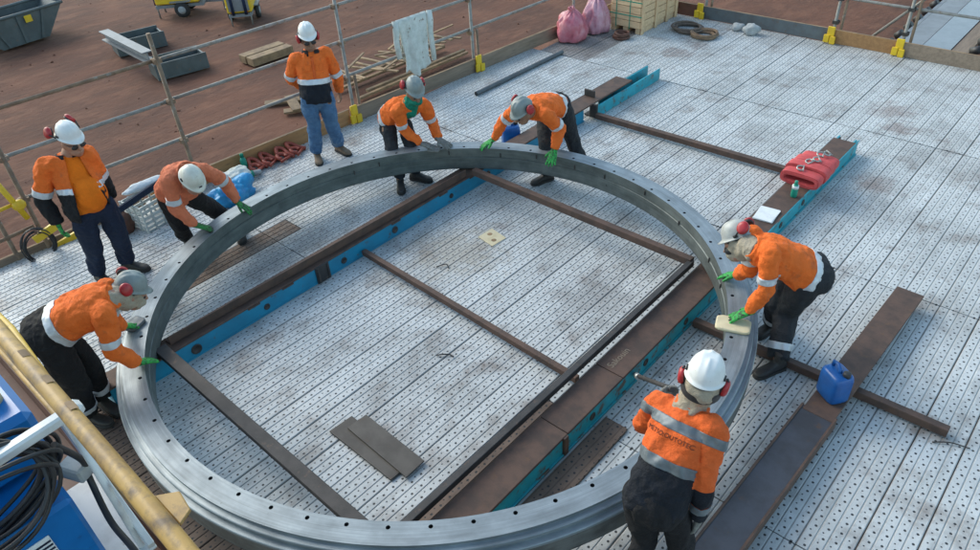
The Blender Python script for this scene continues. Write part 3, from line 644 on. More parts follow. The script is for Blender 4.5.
# timber packing crate
cr = thing('timber_crate', 'slatted pine packing crate strapped with green bands by the pink bags', 'crate', (-2.96, 8.05, 0))
X0, X1, Y0, Y1 = -3.26, -2.67, 7.46, 8.66
for x in (X0 + .05, (X0 + X1) / 2, X1 - .05): MB().box((x, (Y0 + Y1) / 2, .045), (.09, Y1 - Y0 - .03, .09)).build('skid', M_pine, cr, .003)
for i in range(6):
    z = .155 + i * .118
    MB().box(((X0 + X1) / 2, Y0, z), (X1 - X0 - .004, .02, .108)).build('board', M_pine, cr, .003)
    MB().box((X1, (Y0 + Y1) / 2, z), (.02, Y1 - Y0 - .024, .108)).build('board', M_pine, cr, .003)
    MB().box((X0, (Y0 + Y1) / 2, z), (.02, Y1 - Y0 - .024, .108)).build('board', M_pine, cr, .003)
    MB().box(((X0 + X1) / 2, Y1, z), (X1 - X0 - .004, .02, .108)).build('board', M_pine, cr, .003)
for y in (Y0 + .05, (Y0 + Y1) / 2 - .12, Y1 - .35, Y1 - .05): MB().box((X1 + .021, y, .40), (.022, .075, .80)).build('batten', M_pine, cr, .003)
for i in range(6): MB().box((X0 + .05 + i * .098, (Y0 + Y1) / 2, .812), (.09, Y1 - Y0, .018)).build('lid_board', M_pine, cr, .003)
for z in (.30, .53): 
    MB().box(((X0 + X1) / 2 + .005, Y0 - .0125, z), (X1 - X0 + .05, .003, .016)).build('strap', M_green, cr)
for x in (X0 + .12, X1 - .2): MB().box((x, Y0 - .015, .45), (.014, .003, .75)).build('strap', M_green, cr)
# pink bags
def bag(loc, r, h, m, label, sd):
    o = thing('plastic_bag', label, 'bag', loc, 'full plastic bags by the crate'); c = Vector(loc); rg = []; K = 56
    prof = [(.70, 0), (.92, .04), (1.0, .12), (1.04, .22), (1.03, .32), (1.0, .42), (.97, .52), (.92, .61), (.84, .69), (.74, .76), (.60, .83), (.44, .88), (.26, .92), (.17, .955), (.24, 1.0), (.20, 1.04), (.06, 1.05)]
    for i, (q, z) in enumerate(prof):
        P = []
        for k in range(K):
            a = 2 * PI * k / K; ca, sa = math.cos(a), math.sin(a); top = max(0, z - .35)
            f = 1 + .20 * noise.noise(Vector((ca * 1.5 + sd, sa * 1.5, z * 1.8))) + .13 * (1 - 2.4 * abs(noise.noise(Vector((ca * 3.4 + sd, sa * 3.4, z * 3.5))))) + .16 * top * math.sin(9 * a + 4 * noise.noise(Vector((sd, z * 3, 0)))) + .05 * noise.noise(Vector((ca * 9, sa * 9 + sd, z * 9)))
            P.append(c + Vector((ca * r * q * f, sa * r * q * f, max(.003, h * z + (.09 * h * noise.noise(Vector((ca * 2.4, sa * 2.4 + sd, z * 2))) if i > 1 else 0)))))
        rg.append(P)
    MB().rings(rg).build('bag_body', m, o)
bag((-3.52, 6.68, 0), .235, .52, M_bagpink, 'crumpled pink plastic bag standing left of the paler bag', 1.3)
bag((-3.40, 7.22, 0), .215, .62, M_bagpale, 'pale shiny pink plastic bag between the other bag and the crate', 5.1)
def coil(loc, r, k, m, label, name='rope_coil', cat='rope', rr=.016, flat=.35, sd=0, group='rope and sling coils by the crate'):
    o = thing(name, label, cat, loc, group); rnd = random.Random(sd)
    for i in range(k):
        rad = r * (1 - .09 * rnd.random() * 2); ph = rnd.random() * 6; cx = loc[0] + rnd.uniform(-.03, .03); cy = loc[1] + rnd.uniform(-.03, .03)
        pts = []
        for j in range(36):
            a = 2 * PI * j / 36; q = rad * (1 + .05 * math.sin(3 * a + ph))
            pts.append((cx + q * math.cos(a), cy + q * math.sin(a) * .9, loc[2] + rr + (i // 3) * rr * 1.5 + .006 * math.sin(2 * a + ph) + .006))
        MB().tube(pts, rr, 7, closed=True).build('loop', m, o)
    return o
coil((-2.12, 8.12, 0), .25, 9, M_rope, 'dark rope coil at the far edge by the crate', sd=1)
coil((-1.74, 7.98, 0), .22, 8, M_rope2, 'tan rope coil overlapping the dark coil', sd=2)
coil((-2.86, 7.18, 0), .12, 7, M_floorred, 'small dark red sling coil in front of the crate', 'sling_coil', 'sling', .022, sd=3)
def lump(loc, r, label, sd):
    o = thing('foam_lump', label, 'lump', loc, 'grey lumps by the far toe board'); mb = MB(); c = Vector(loc) + Vector((0, 0, r * .7)); mb.ball(c, (r, r * .8, r * .75), None, 14, 10)
    mb.v = [c + (v - c) * (1 + .7 * noise.noise((v - c) * 11 + Vector((sd, 0, 0)))) for v in mb.v]; 
    for v in mb.v: v.z = max(v.z, .002)
    mb.build('body', M_conc, o)
lump((-1.42, 8.52, 0), .10, 'rounded grey lump left of the angular one by the far toe board', 1)
lump((-1.16, 8.47, 0), .12, 'angular grey lump by the far toe board', 4)
# things along the left toe board
for i, (x, y, rz) in enumerate(((-4.02, .68, .3), (-4.02, .88, .5), (-3.98, 1.06, .2), (-3.98, 1.27, .6))):
    lab = ('red lifting shackle nearest the green tool', 'second red lifting shackle from the green tool', 'third red lifting shackle from the green tool', "red lifting shackle nearest the man in blue jeans")[i]
    o = thing('lifting_shackle', lab, 'shackle', (x, y, 0), 'red lifting shackles along the toe board'); R = Matrix.Rotation(rz, 3, 'Z') @ Matrix.Rotation(.25, 3, 'Y')
    c = Vector((x, y, .055)); torus(c, .058, .026, R, .7, 5.58, 18, 8).build('bow', M_shackle, o)
    MB().tube([c + R @ Vector((.07, -.085, 0)), c + R @ Vector((.07, .085, 0))], .018, 8).build('pin', M_shackle, o)
    MB().tube(crom([c + R @ Vector((-.05, -.02, .0)), c + R @ Vector((-.14, .05, .03)), c + R @ Vector((-.09, .12, .01)), c + R @ Vector((.02, .10, .0)), c + R @ Vector((.10, .13, -.01))], 4), .027, 8).build('sling_end', M_shackle, o)
o = thing('green_bottle', 'teal green bottle standing against the toe board', 'bottle', (-4.12, .78, 0)); c = (-4.12, .60, 0)
o.location = c; WO[o.name] = Vector(c)
MB().lathe([(.035, 0), (.04, .01), (.04, .16), (.022, .2)], 16, c).build('bottle_body', M_green, o)
MB().lathe([(.024, .2), (.024, .245), (.014, .25)], 12, c).build('cap', M_grscarf, o)
o = thing('power_tool', 'teal green power tool lying in front of the green bottle', 'power tool', (-3.93, .48, 0)); c = Vector((-3.93, .48, .05))
MB().tube([c + Vector((-.03, -.16, 0)), c + Vector((0, -.02, .005)), c + Vector((.02, .1, 0))], [.03, .036, .042], 12).build('tool_body', M_green, o)
MB().tube([c + Vector((.02, .1, 0)), c + Vector((.04, .2, -.005))], [.036, .026], 12).build('gear_head', M_conc, o)
MB().tube([c + Vector((.0, .05, .02)), c + Vector((-.09, .07, .05))], .014, 8).build('side_handle', M_black, o)
def crumple(name, label, cat, loc, r, m, sd, amp=.5):
    o = thing(name, label, cat, loc); c = Vector(loc) + Vector((0, 0, r[2] * .6)); mb = MB(); mb.ball(c, r, None, 36, 22)
    mb.v = [c + (v - c) * (1 + amp * noise.noise((v - c) * 7 + Vector((sd, 0, 0))) + amp * .6 * noise.noise((v - c) * 19 + Vector((0, sd, 0)))) for v in mb.v]
    for v in mb.v: v.z = max(v.z, loc[2] + .003)
    mb.build('folds', m, o); return o
crumple('blue_sheet', 'crumpled bright blue plastic sheet on the deck by the bending man in coral', 'plastic sheet', (-3.62, .13, 0), (.20, .27, .16), M_bagblue, 2)
crumple('grey_cloth', 'grey cloth heaped on the blue plastic sheet', 'cloth', (-3.80, .31, .14), (.13, .15, .07), M_cloth, 6)
crumple('brown_bag', 'dark red brown bag on the deck beside the white crate', 'bag', (-4.02, -1.05, 0), (.10, .13, .15), M_floorred, 9, .35)
wc = thing('plastic_crate', 'white open plastic crate behind the man in the open jacket', 'crate', (-3.98, -.72, 0)); cx, cy = -3.98, -.70
R = Matrix.Rotation(.18, 3, 'Z')
def P3(x, y, z): return Vector((cx, cy, 0)) + R @ Vector((x, y, z))
MB().box(P3(0, 0, .012), (.34, .46, .02), R).build('base', M_crate, wc)
for z in (.06, .12, .18, .25, .31):
    for x in (-.17, .17): MB().box(P3(x, 0, z), (.012, .46, .034), R).build('slat', M_crate, wc)
    for y in (-.23, .23): MB().box(P3(0, y, z), (.34, .012, .034), R).build('slat', M_crate, wc)
for x in (-.175, -.06, .06, .175):
    for y in (-.236, .236): MB().box(P3(x, y, .165), (.022, .014, .33), R).build('upright', M_crate, wc)
for y in (-.12, 0, .12):
    for x in (-.176, .176): MB().box(P3(x, y, .165), (.014, .022, .33), R).build('upright', M_crate, wc)
o = thing('spirit_level', 'long dark blue level lying across the white crate', 'level', P3(.0, -.05, .335))
MB().bar(P3(.10, -.62, .37), P3(-.06, .26, .36), .03, .07).build('level_bar', M_jeannavy, o, .003)
MB().bar(P3(-.045, .17, .362), P3(-.06, .245, .362), .034, .05).build('end_label', M_paper, o, .001)
crumple('folded_sheet', 'white folded sheet behind the dark blue level', 'cloth', (-4.17, -.62, .33), (.06, .26, .05), M_paper, 3, .3)
# hose coil and yellow clamp on the left post
hc = thing('hose_coil', 'black hose coil hung on the scaffold post at the left edge', 'hose', (-4.37, -1.66, .15))
for i in range(8):
    rad = .19 + .02 * math.sin(i * 2.3); c = Vector((-4.36 + .008 * i, -1.84 + .012 * math.sin(i * 1.7), .13 - .014 * (i % 3)))
    pts = [c + Vector((.015 * math.sin(2 * a + i), rad * .8 * math.cos(a), rad * math.sin(a))) for a in [2 * PI * j / 30 for j in range(30)]]
    MB().tube(pts, .0065, 7, closed=True).build('loop', M_black, hc)
yc = thing('yellow_clamp', 'yellow swing gate arm with hinge fitted to the left scaffold posts', 'gate arm', (-4.45, -1.9, .4))
MB().tube([(-4.42, -1.92, .95), (-4.42, -1.80, .42)], .03, 10).build('arm', M_yellow, yc)
MB().tube([(-4.42, -2.5, .60), (-4.42, -1.88, .62)], .02, 8).build('lower_arm', M_yellow, yc)
mb = MB(); mb.ball((-4.40, -1.82, .60), (.05, .07, .06)); mb.build('hinge', M_yellow, yc)
MB().bar((-4.33, -1.86, .20), (-4.32, -1.58, .27), .05, .09).build('latch', M_yellow, yc, .01)
MB().bar((-4.40, -1.7, -.02), (-4.38, -1.4, .03), .05, .10).build('keeper', M_yellow, yc, .01)
MB().tube([(-4.45, -2.5, .28), (-4.44, -1.78, .30)], .022, 8).build('cross_tube', M_rustgalv, yc)

# scraps lying about
def scrap(name, label, pts, r, m, cat):
    o = thing(name, label, cat, pts[0], 'scraps on the deck'); MB().tube(crom(pts, 5), r, 6).build('piece', m, o); return o
scrap('wire_offcut', 'short wire offcut on the deck at the free end of the rusty bar', [(3.70, 1.30, .008), (3.80, 1.36, .02), (3.92, 1.40, .008)], .005, M_dark, 'wire')
scrap('wire_offcut', 'bent wire offcut on the deck in mid ring', [(.20, -.30, .008), (.25, -.26, .02), (.29, -.22, .008), (.33, -.22, .008)], .006, M_black, 'wire')
scrap('wire_offcut', 'thin wire offcut on the deck near the spacer bar in mid ring', [(-.72, .62, .006), (-.66, .70, .02), (-.60, .68, .006)], .006, M_black, 'wire')
# ------------------------------------------------------------------ hung jacket
hj = thing('hung_jacket', 'pale stained work jacket hung over the rail near the second post', 'jacket', (edge_x(3.6) - .1, 3.6, 1.1))
def cloth_sheet(y0, y1, z1, z0, side, sd, name, par, xoff=0):
    mb = MB(); A, B = 22, 26; V = []
    for j in range(B + 1):
        t = j / B
        for i in range(A + 1):
            u = i / A; y = y0 + (y1 - y0) * u; s = t * 1.0
            x = edge_x(y) - .1 + side * (.028 + .03 * t) + .075 * noise.noise(Vector((u * 4.2 + sd, t * .9, 1))) * min(1, t * 2) + .02 * noise.noise(Vector((u * 9 + sd, t * 3, 4))) + xoff
            zz = z1 + .03 - (z1 - z0) * t * (1 - .22 * abs(u - .5) * 2) + .16 * noise.noise(Vector((u * 3.1 + sd, 0, 0))) * t; y += (.5 - u) * .12 * math.sin(t * 2.4)
            if j == 0: x = edge_x(y) - .1; zz = z1 + .030
            V.append((x, y + .03 * t * noise.noise(Vector((sd, t * 3, u))), zz))
    F = [(j * (A + 1) + i, j * (A + 1) + i + 1, (j + 1) * (A + 1) + i + 1, (j + 1) * (A + 1) + i) for j in range(B) for i in range(A)]
    mb.add(V, F, 0, True); o = mb.build(name, M_cloth, par); md = o.modifiers.new('s', 'SOLIDIFY'); md.thickness = .008; return o
cloth_sheet(3.36, 3.90, 1.10, .22, 1, 1.7, 'front_panel', hj); cloth_sheet(3.38, 3.88, 1.10, .45, -1, 4.2, 'back_panel', hj)
for y, z0 in ((3.31, .62), (3.93, .42)):
    pts = [(edge_x(y) - .08, y + .03, 1.13), (edge_x(y) - .04, y, 1.0), (edge_x(y) - .05, y - .01, .85), (edge_x(y) - .04, y, z0)]
    MB().tube(pts, [(.03, .05), (.035, .055), (.03, .05), (.03, .045)], 14).build('sleeve', M_cloth, hj)

# ------------------------------------------------------------------ people
def remesh(mb, vox, it=4, fac=.5):
    me = mb.mesh('tmp', [M_skinA]); o = bpy.data.objects.new('tmp', me); COL.objects.link(o)
    m = o.modifiers.new('r', 'REMESH'); m.mode = 'VOXEL'; m.voxel_size = vox
    if it: s = o.modifiers.new('s', 'SMOOTH'); s.factor = fac; s.iterations = it
    dg = bpy.context.evaluated_depsgraph_get(); r = bpy.data.meshes.new_from_object(o.evaluated_get(dg))
    bpy.data.objects.remove(o); bpy.data.meshes.remove(me); r.materials.clear(); return r
def wrinkle(me, amp, fr, sd, amp2=0, fr2=0, st=(1, 1, 1)):
    for v, nn in zip(me.vertices, [v.normal.copy() for v in me.vertices]):
        p = Vector((v.co.x * st[0], v.co.y * st[1], v.co.z * st[2])) + Vector((sd, sd * 2.3, 0))
        d = amp * noise.noise(p * fr) + (amp2 * (1 - abs(noise.noise(p * fr2)) * 2.2) if amp2 else 0)
        v.co += nn * d
def smooth_shade(me): me.polygons.foreach_set('use_smooth', [True] * len(me.polygons))
def fin(me, mats, name, parent):
    for m in (mats if isinstance(mats, (list, tuple)) else [mats]): me.materials.append(m)
    smooth_shade(me); off = WO[parent.name] if parent.name in WO else WO[parent.parent.name]
    me.transform(Matrix.Translation(-off)); me.update(); return link(name, me, parent)
def lerp(a, b, t): return a + (b - a) * t
def limb(mb, P, r, k=5, n=12):
    Q = crom(P, k); m = len(P) - 1; rr = []
    for i in range(len(Q)):
        t = min(i / k, m); j = min(int(t), m - 1); rr.append(lerp(r[j], r[j + 1], t - j))
    mb.tube(Q, rr, n)
def frame(J, t):
    P, N = J['pel'], J['neck']; ax = (N - P); L = ax.length; ax.normalize()
    lat = lerp(J['hpL'] - J['hpR'], J['shL'] - J['shR'], max(0, min(1, t))); lat = (lat - ax * lat.dot(ax)).normalized()
    fw = lat.cross(ax); bow = math.sin(max(0, min(1, t)) * PI)
    return P + ax * L * t - fw * .028 * bow, lat, fw, ax
TS = [(-.14, .150, .110), (-.02, .178, .132), (.2, .170, .130), (.45, .178, .134), (.7, .188, .132), (.86, .172, .115), (.97, .115, .085), (1.06, .068, .068)]
def torso(mb, J, k=1.0, t0=-1, t1=9, dk=1.0, belly=0, flare=0):
    rg = []
    for t, a, d in TS:
        if t < t0 or t > t1: continue
        a, d = a + flare * max(0, (.45 - t)), d + flare * max(0, (.45 - t))
        c, lat, fw, ax = frame(J, t); c = c + fw * belly * .5 * math.exp(-((t - .3) / .3) ** 2); dd = d * k * dk + belly * .5 * math.exp(-((t - .3) / .3) ** 2)
        rg.append([c + lat * (a * k * math.copysign(abs(math.cos(q)) ** .85, math.cos(q))) + fw * (dd * math.copysign(abs(math.sin(q)) ** .85, math.sin(q))) for q in [2 * PI * i / 28 for i in range(28)]])
    mb.rings(rg)
def arms(mb, J, k=1.0, end=.93, rad=(.074, .070, .060, .047)):
    for s in 'LR':
        sh, el, wr = J['sh' + s], J['el' + s], J['wr' + s]; c = frame(J, .86)[0]
        limb(mb, [lerp(c, sh, .45), sh, lerp(sh, el, .5), el, lerp(el, wr, .5), lerp(el, wr, end)], [.076 * k, rad[0] * k, rad[1] * k * .97, rad[2] * k * 1.04, rad[2] * k * .93, rad[3] * k])
def cut(me, regions):
    """regions: list of (test(co)->bool, plane_co, plane_no); bisects only faces passing test"""
    bm = bmesh.new(); bm.from_mesh(me)
    for test, co, no in regions:
        fs = [f for f in bm.faces if test(f.calc_center_median())]
        ge = set(fs)
        for f in fs: ge.update(f.edges); ge.update(f.verts)
        bmesh.ops.bisect_plane(bm, geom=list(ge), plane_co=co, plane_no=no, dist=1e-5)
    bm.to_mesh(me); bm.free()
def seg_d(p, a, b):
    d = b - a; t = max(0, min(1, (p - a).dot(d) / d.length_squared)); return (p - (a + d * t)).length, t
def limb_of(J):
    def f(p):
        best = ('T', 9, 0)
        for s in 'LR':
            for nm, a, b in (('u', 'sh', 'el'), ('f', 'el', 'wr')):
                d, t = seg_d(p, J[a + s], J[b + s])
                if nm == 'u' and t < .28: continue
                d -= .012
                if d < .088 and d < best[1]: best = (nm + s, d, t)
        P, N = J['pel'], J['neck']; d, t = seg_d(p, P, N)
        if best[0] != 'T' and t < .8 and t > 0:
            c, lat, fw, ax = frame(J, t); q = p - c; e = math.hypot(q.dot(lat) / .19, q.dot(fw) / .14)
            if e < 1.0 and best[1] > .06: return 'T'
        return best[0]
    return f
def shell_from(me, test, off, name, m, parent):
    bm = bmesh.new(); bm.from_mesh(me); bm.normal_update()
    dl = [f for f in bm.faces if not test(f)]
    bmesh.ops.delete(bm, geom=dl, context='FACES')
    if not bm.faces: bm.free(); return None
    nrm = {v: v.normal.copy() for v in bm.verts}
    bd = [e for e in bm.edges if e.is_boundary]
    r = bmesh.ops.extrude_edge_only(bm, edges=bd)
    nv = [g for g in r['geom'] if isinstance(g, bmesh.types.BMVert)]
    base = [v for v in bm.verts if v not in set(nv)]
    for v in nv: v.co -= (nrm.get(v) or v.normal) * .004
    for v in base: v.co += nrm.get(v, v.normal) * off
    bmesh.ops.recalc_face_normals(bm, faces=bm.faces)
    q = bpy.data.meshes.new(name); bm.to_mesh(q); bm.free()
    q.materials.clear(); q.materials.append(m); smooth_shade(q); q.polygons.foreach_set('material_index', [0] * len(q.polygons)); return link(name, q, parent)
def hand(W, K, nrm, side, m, name, parent, curl=(8, 16, 14), spread=6, ontop=True, s=1.0):
    d = (K - W).normalized(); nrm = (nrm - d * nrm.dot(d)).normalized(); lat = d.cross(nrm) * (1 if side == 'L' else -1)   # lat: towards the thumb
    mb = MB(); rg = []
    for t, a, h in ((-.035, .030, .026), (0, .031, .024), (.03, .037, .021), (.065, .044, .019), (.092, .045, .016), (.104, .040, .012)):
        c = W + d * t * s; rg.append([c + lat * a * s * math.cos(q) + nrm * h * s * math.sin(q) for q in [2 * PI * i / 16 for i in range(16)]])
    mb.rings(rg)
    for i, (o, L) in enumerate(((.033, .074), (.0115, .084), (-.0115, .079), (-.033, .062))):
        p = W + d * .088 * s + lat * o * s; ang = math.radians((1.5 - i) * spread)
        dd = (d * math.cos(ang) + lat * math.sin(ang)).normalized(); pts = [p - dd * .02, p]; ax = dd.cross(nrm)
        cu = 0; cur = p
        for q, (f, c) in enumerate(zip((.45, .31, .24), curl)):
            cu += math.radians(c); v = dd * math.cos(cu) - nrm * math.sin(cu); cur = cur + v * L * f * s; pts.append(cur)
        mb.tube(pts, [.0115 * s, .0125 * s, .0115 * s, .0105 * s, .0085 * s], 8)
    p = W + d * .022 * s + lat * .030 * s; v = (d * .62 + lat * .72 - nrm * .18).normalized(); v2 = (d * .86 + lat * .40 - nrm * .30).normalized()
    mb.tube([p - v * .02 * s, p + v * .012 * s, p + v * .045 * s, p + v * .045 * s + v2 * .036 * s], [.016 * s, .0155 * s, .013 * s, .0095 * s], 8)
    me = remesh(mb, .0055, 2, .4)
    if ontop:
        for v in me.vertices:
            q = v.co - RC; r = math.hypot(q.x, q.y)
            if Ri - .004 < r < 2.625 and .38 < v.co.z < zt + .003: v.co.z = zt + .003
    return fin(me, m, name, parent)
def boot(an, to, m, parent):
    d = Vector((to.x - an.x, to.y - an.y, 0)).normalized(); l = Vector((-d.y, d.x, 0)); c = Vector((an.x, an.y, 0))
    mb = MB(); rg = []
    for t, a, h, z0 in ((-.085, .020, .05, .035), (-.075, .034, .085, .025), (-.03, .040, .115, .02), (.03, .041, .112, .02), (.08, .044, .088, .02), (.13, .050, .070, .02), (.175, .046, .062, .02), (.205, .030, .05, .022), (.214, .014, .04, .026)):
        q = c + d * t; cz = (h + z0) / 2; hh = (h - z0) / 2
        rg.append([q + l * a * math.copysign(abs(math.cos(x)) ** .7, math.cos(x)) + Vector((0, 0, cz + hh * math.copysign(abs(math.sin(x)) ** .7, math.sin(x)))) for x in [2 * PI * i / 18 for i in range(18)]])
    mb.rings(rg); mb.tube([c - d * .012 + Vector((0, 0, .06)), c - d * .015 + Vector((0, 0, .12)), c - d * .015 + Vector((0, 0, .20))], [(.052, .046), (.05, .047), (.054, .05)], 16, up=d)
    b = fin(remesh(mb, .0085, 3), m, 'boot', parent)
    mb = MB(); out = [(-.088, .012), (-.08, .032), (-.04, .043), (.03, .043), (.09, .049), (.14, .053), (.185, .047), (.21, .030), (.219, .012)]
    poly = [(x, y) for x, y in out] + [(x, -y) for x, y in out[::-1]]
    M = Matrix((d, l, Vector((0, 0, 1)))).transposed().to_4x4(); M.translation = c
    mb.prism(poly, .002, .03, 0, M); s = mb.build('sole', M_sole, b, .004)
    return b
def helmet(c, up, fw, m, parent, dark=M_black):
    lat = up.cross(fw).normalized(); R = Matrix((fw, lat, up)).transposed(); mb = MB(); K = 64; rg = []; hs_ = .93
    def ring_(z, ax, ay, brim=0, peak=0):
        P = []
        for k in range(K):
            a = 2 * PI * k / K; x = ax * math.cos(a); y = ay * math.sin(a); f = max(0, math.cos(a)) ** 2.2
            x += (brim * math.cos(a)) + peak * f; y += brim * math.sin(a)
            P.append(c + R @ (Vector((x, y, z - .012 * f * (1 if peak > .02 else 0))) * hs_))
        return P
    rg = [ring_(.003, .118, .096), ring_(-.002, .125, .104, .010, .034), ring_(.002, .125, .104, .014, .038), ring_(.008, .125, .104, .009, .024), ring_(.012, .125, .104, .0, .004)]
    for i in range(1, 12):
        t = i / 12 * PI / 2; zz = .012 + .128 * math.sin(t); q = math.cos(t) ** .72; P = []
        for k in range(K):
            a = 2 * PI * k / K; x = .125 * q * math.cos(a); y = .104 * q * math.sin(a)
            rdg = .0065 * (math.exp(-(y / .012) ** 2) + .8 * math.exp(-((abs(y) - .045) / .010) ** 2)) * min(1, i / 4) * (1 if math.cos(a) > -.95 else 1)
            P.append(c + R @ ((Vector((x, y, zz)) + Vector((0, 0, rdg))) * hs_))
        rg.append(P)
    mb.rings(rg, 0, True, True)
    o = mb.build('helmet', m, parent)
    MB().rings([[c + R @ Vector((.106 * math.cos(2 * PI * k / 32), .087 * math.sin(2 * PI * k / 32), -.004 - .02 * j)) for k in range(32)] for j in range(2)], 0, True, False).build('headband', dark, o)
    for s in (-1, 1):
        mb = MB(); mb.box(c + R @ Vector((-.01, s * .099, .024)), (.035, .012, .02), R); mb.build('slot_clip', dark, o, .003)
    return o, R
def muff(c, R, side, pos, parent, tilt=0):
    """pos: offset of the cup from helmet centre in helmet axes (forward, lateral, up)"""
    p = c + R @ Vector((pos[0], side * pos[1], pos[2])); ax = (R @ Vector((0, side, tilt))).normalized()
    Q = ax.to_track_quat('Z', 'Y').to_matrix(); mb = MB()
    mb.lathe([(.034, -.024), (.040, -.022), (.040, -.006)], 20, p, Q, 1)
    mb.lathe([(.043, -.008), (.045, .004), (.041, .016), (.030, .024), (.012, .026)], 20, p, Q, 0)
    mb.v = [p + Q @ Vector(((Q.transposed() @ (v - p)).x * 1.0, (Q.transposed() @ (v - p)).y * 1.18, (Q.transposed() @ (v - p)).z)) for v in mb.v]
    h = c + R @ Vector((-.005, side * .112, .02)); mid = (p + h) / 2 + ax * .018
    mb.tube([h, mid, p + ax * .02], [.007, .006, .006], 8, 1)
    return mb.build('ear_muff', [M_muff, M_black], parent)
def person(key, label, J0, loc, o):
    o.setdefault('sk', .94)
    J = {k: Vector(v) for k, v in J0.items() if k != 'F'}; Fh = Vector((*J0['F'], 0)).normalized()
    R0 = thing('person', label, 'person', loc, 'workers in hi-vis clothing around the ring')
    hd = J['head']; nk = J['neck']; hv = (hd - nk).normalized()
    up = o.get('up'); up = Vector(up).normalized() if up else (hv * .75 + Vector((0, 0, .5))).normalized()
    fw = Vector(o['face']).normalized() if 'face' in o else Fh
    if 'nod' in o: pass
    fw = (fw - up * fw.dot(up)).normalized(); lat = up.cross(fw); R = Matrix((fw, lat, up)).transposed()
    # body: one continuous mesh (head, neck, trunk, limbs) mostly under the clothes
    mb = MB(); torso(mb, J, .80, -.1)
    mb.ball(hd + R @ Vector((0, 0, .008)), (.100, .082, .116), R, 24, 18); mb.ball(hd + R @ Vector((.034, 0, -.074)), (.066, .062, .060), R); mb.ball(hd + R @ Vector((.070, 0, -.104)), (.024, .032, .022), R, 12, 8)
    mb.tube([hd + R @ Vector((.094, 0, .016)), hd + R @ Vector((.117, 0, -.026)), hd + R @ Vector((.096, 0, -.038))], [.010, .017, .014], 8)
    for s in (-1, 1):
        mb.ball(hd + R @ Vector((-.004, s * .085, -.010)), (.022, .010, .036), R, 10, 8)
        mb.ball(hd + R @ Vector((.078, s * .034, .028)), (.016, .028, .008), R, 10, 8)
    mb.ball(hd + R @ Vector((.096, 0, -.072)), (.010, .028, .008), R, 10, 6)
    mb.tube([frame(J, .9)[0], nk, hd - up * .05 - fw * .015], [.078, .066, .064], 14)
    arms(mb, J, .55, 1.0, (.08, .075, .062, .052))
    for s in 'LR': limb(mb, [J['hp' + s], J['kn' + s], J['an' + s]], [.085, .055, .04])
    fin(remesh(mb, .009, 2, .4), o.get('skin', M_skinA), 'body', R0)
    for s in (-1, 1): MB().ball(hd + R @ Vector((.088, s * .036, .004)), .0125, None, 10, 8).build('eye', M_hole, R0)
    if o.get('hair', 1):
        rg = []
        for j in range(4):
            t = j / 3; rg.append([hd + R @ Vector((-.004 - .098 * math.cos(q), .082 * math.sin(q), .02 - .075 * t * (.55 + .45 * math.cos(q)))) for q in [-1.25 + 2.5 * i / 16 for i in range(17)]])
        m_ = MB(); n_ = 17; m_.add([p for r in rg for p in r], [(j * n_ + i, j * n_ + i + 1, (j + 1) * n_ + i + 1, (j + 1) * n_ + i) for j in range(3) for i in range(n_ - 1)], 0, True)
        hh = m_.build('hair', M_hair, R0); md = hh.modifiers.new('s', 'SOLIDIFY'); md.thickness = .008
    if o.get('glasses'):
        g_ = MB()
        for s in (-1, 1): g_.ball(hd + R @ Vector((.100, s * .036, .000)), (.012, .034, .024), R, 12, 8)
        g_.tube([hd + R @ Vector((-.0, -.083, .012)), hd + R @ Vector((.07, -.07, .014)), hd + R @ Vector((.098, -.01, .018)), hd + R @ Vector((.098, .01, .018)), hd + R @ Vector((.07, .07, .014)), hd + R @ Vector((0, .083, .012))], .004, 6)
        g_.build('safety_glasses', M_black, R0)
    if o.get('beard'):
        b_ = MB(); b_.ball(hd + R @ Vector((.034, 0, -.07)), (.062, .060, .048), R, 16, 12); fin(remesh(b_, .007, 2), M_hair, 'beard', R0)
    # trousers
    mb = MB(); tk = o.get('tk', 1.0)
    torso(mb, J, .86 * min(tk, 1.02), -1, .22); _c0, _la, _fw, _ax = frame(J, -.03); mb.ball(_c0 - _fw * .035 - _ax * .02, (.115 * tk, .165 * tk, .125 * tk), Matrix((_fw, _la, _ax)).transposed(), 24, 16)
    for s in 'LR':
        h, k_, a = J['hp' + s], J['kn' + s], J['an' + s]; q = 'L' if s == 'R' else 'R'
        limb(mb, [h + (J['pel'] - h) * .1 + (h - k_).normalized() * .03, lerp(h, k_, .35), k_, lerp(k_, a, .45), lerp(k_, a, .93)], [.094 * tk, .098 * tk, .078 * tk, .074 * tk, .072 * tk])
    me = remesh(mb, .0105, 4); wrinkle(me, .011, 9, len(label), .013, 9, (1, 1, .5)); wrinkle(me, .004, 24, len(label), .004, 18); tr = fin(me, o['trouser'], 'trousers', R0)
    if o.get('legband'):
        for s in o['legband']:
            k_, a = J['kn' + s], J['an' + s]; ax = (a - k_).normalized(); L0 = (a - k_).length; off = WO[R0.name]
            cut_ = lambda co, s=s: seg_d(co + off, J['kn' + s], J['an' + s])[0] < .13
            cut(tr.data, [(cut_, k_ + ax * L0 * t - off, ax) for t in (.62, .76)])
            shell_from(tr.data, lambda f, k_=k_, a=a, ax=ax, L0=L0: .62 < ((f.calc_center_median() + off - k_).dot(ax)) / L0 < .76 and seg_d(f.calc_center_median() + off, k_, a)[0] < .13, .005, 'reflective_band', M_band, tr)
    for s in 'LR': boot(J['an' + s], J['to' + s], o.get('boot', M_boot), R0)
    # shirt
    mb = MB(); sk = o.get('sk', 1.0); low = o.get('hem', -.1)
    torso(mb, J, 1.03 * sk, low - .06, 9, o.get('dk', 1.0), o.get('belly', 0), .035); arms(mb, J, sk)
    if o.get('belly'):
        c, la, f_, ax = frame(J, .30); mb.ball(c + f_ * .09 + la * .02, (.15, .165, .19), Matrix((f_, la, ax)).transposed(), 24, 16)
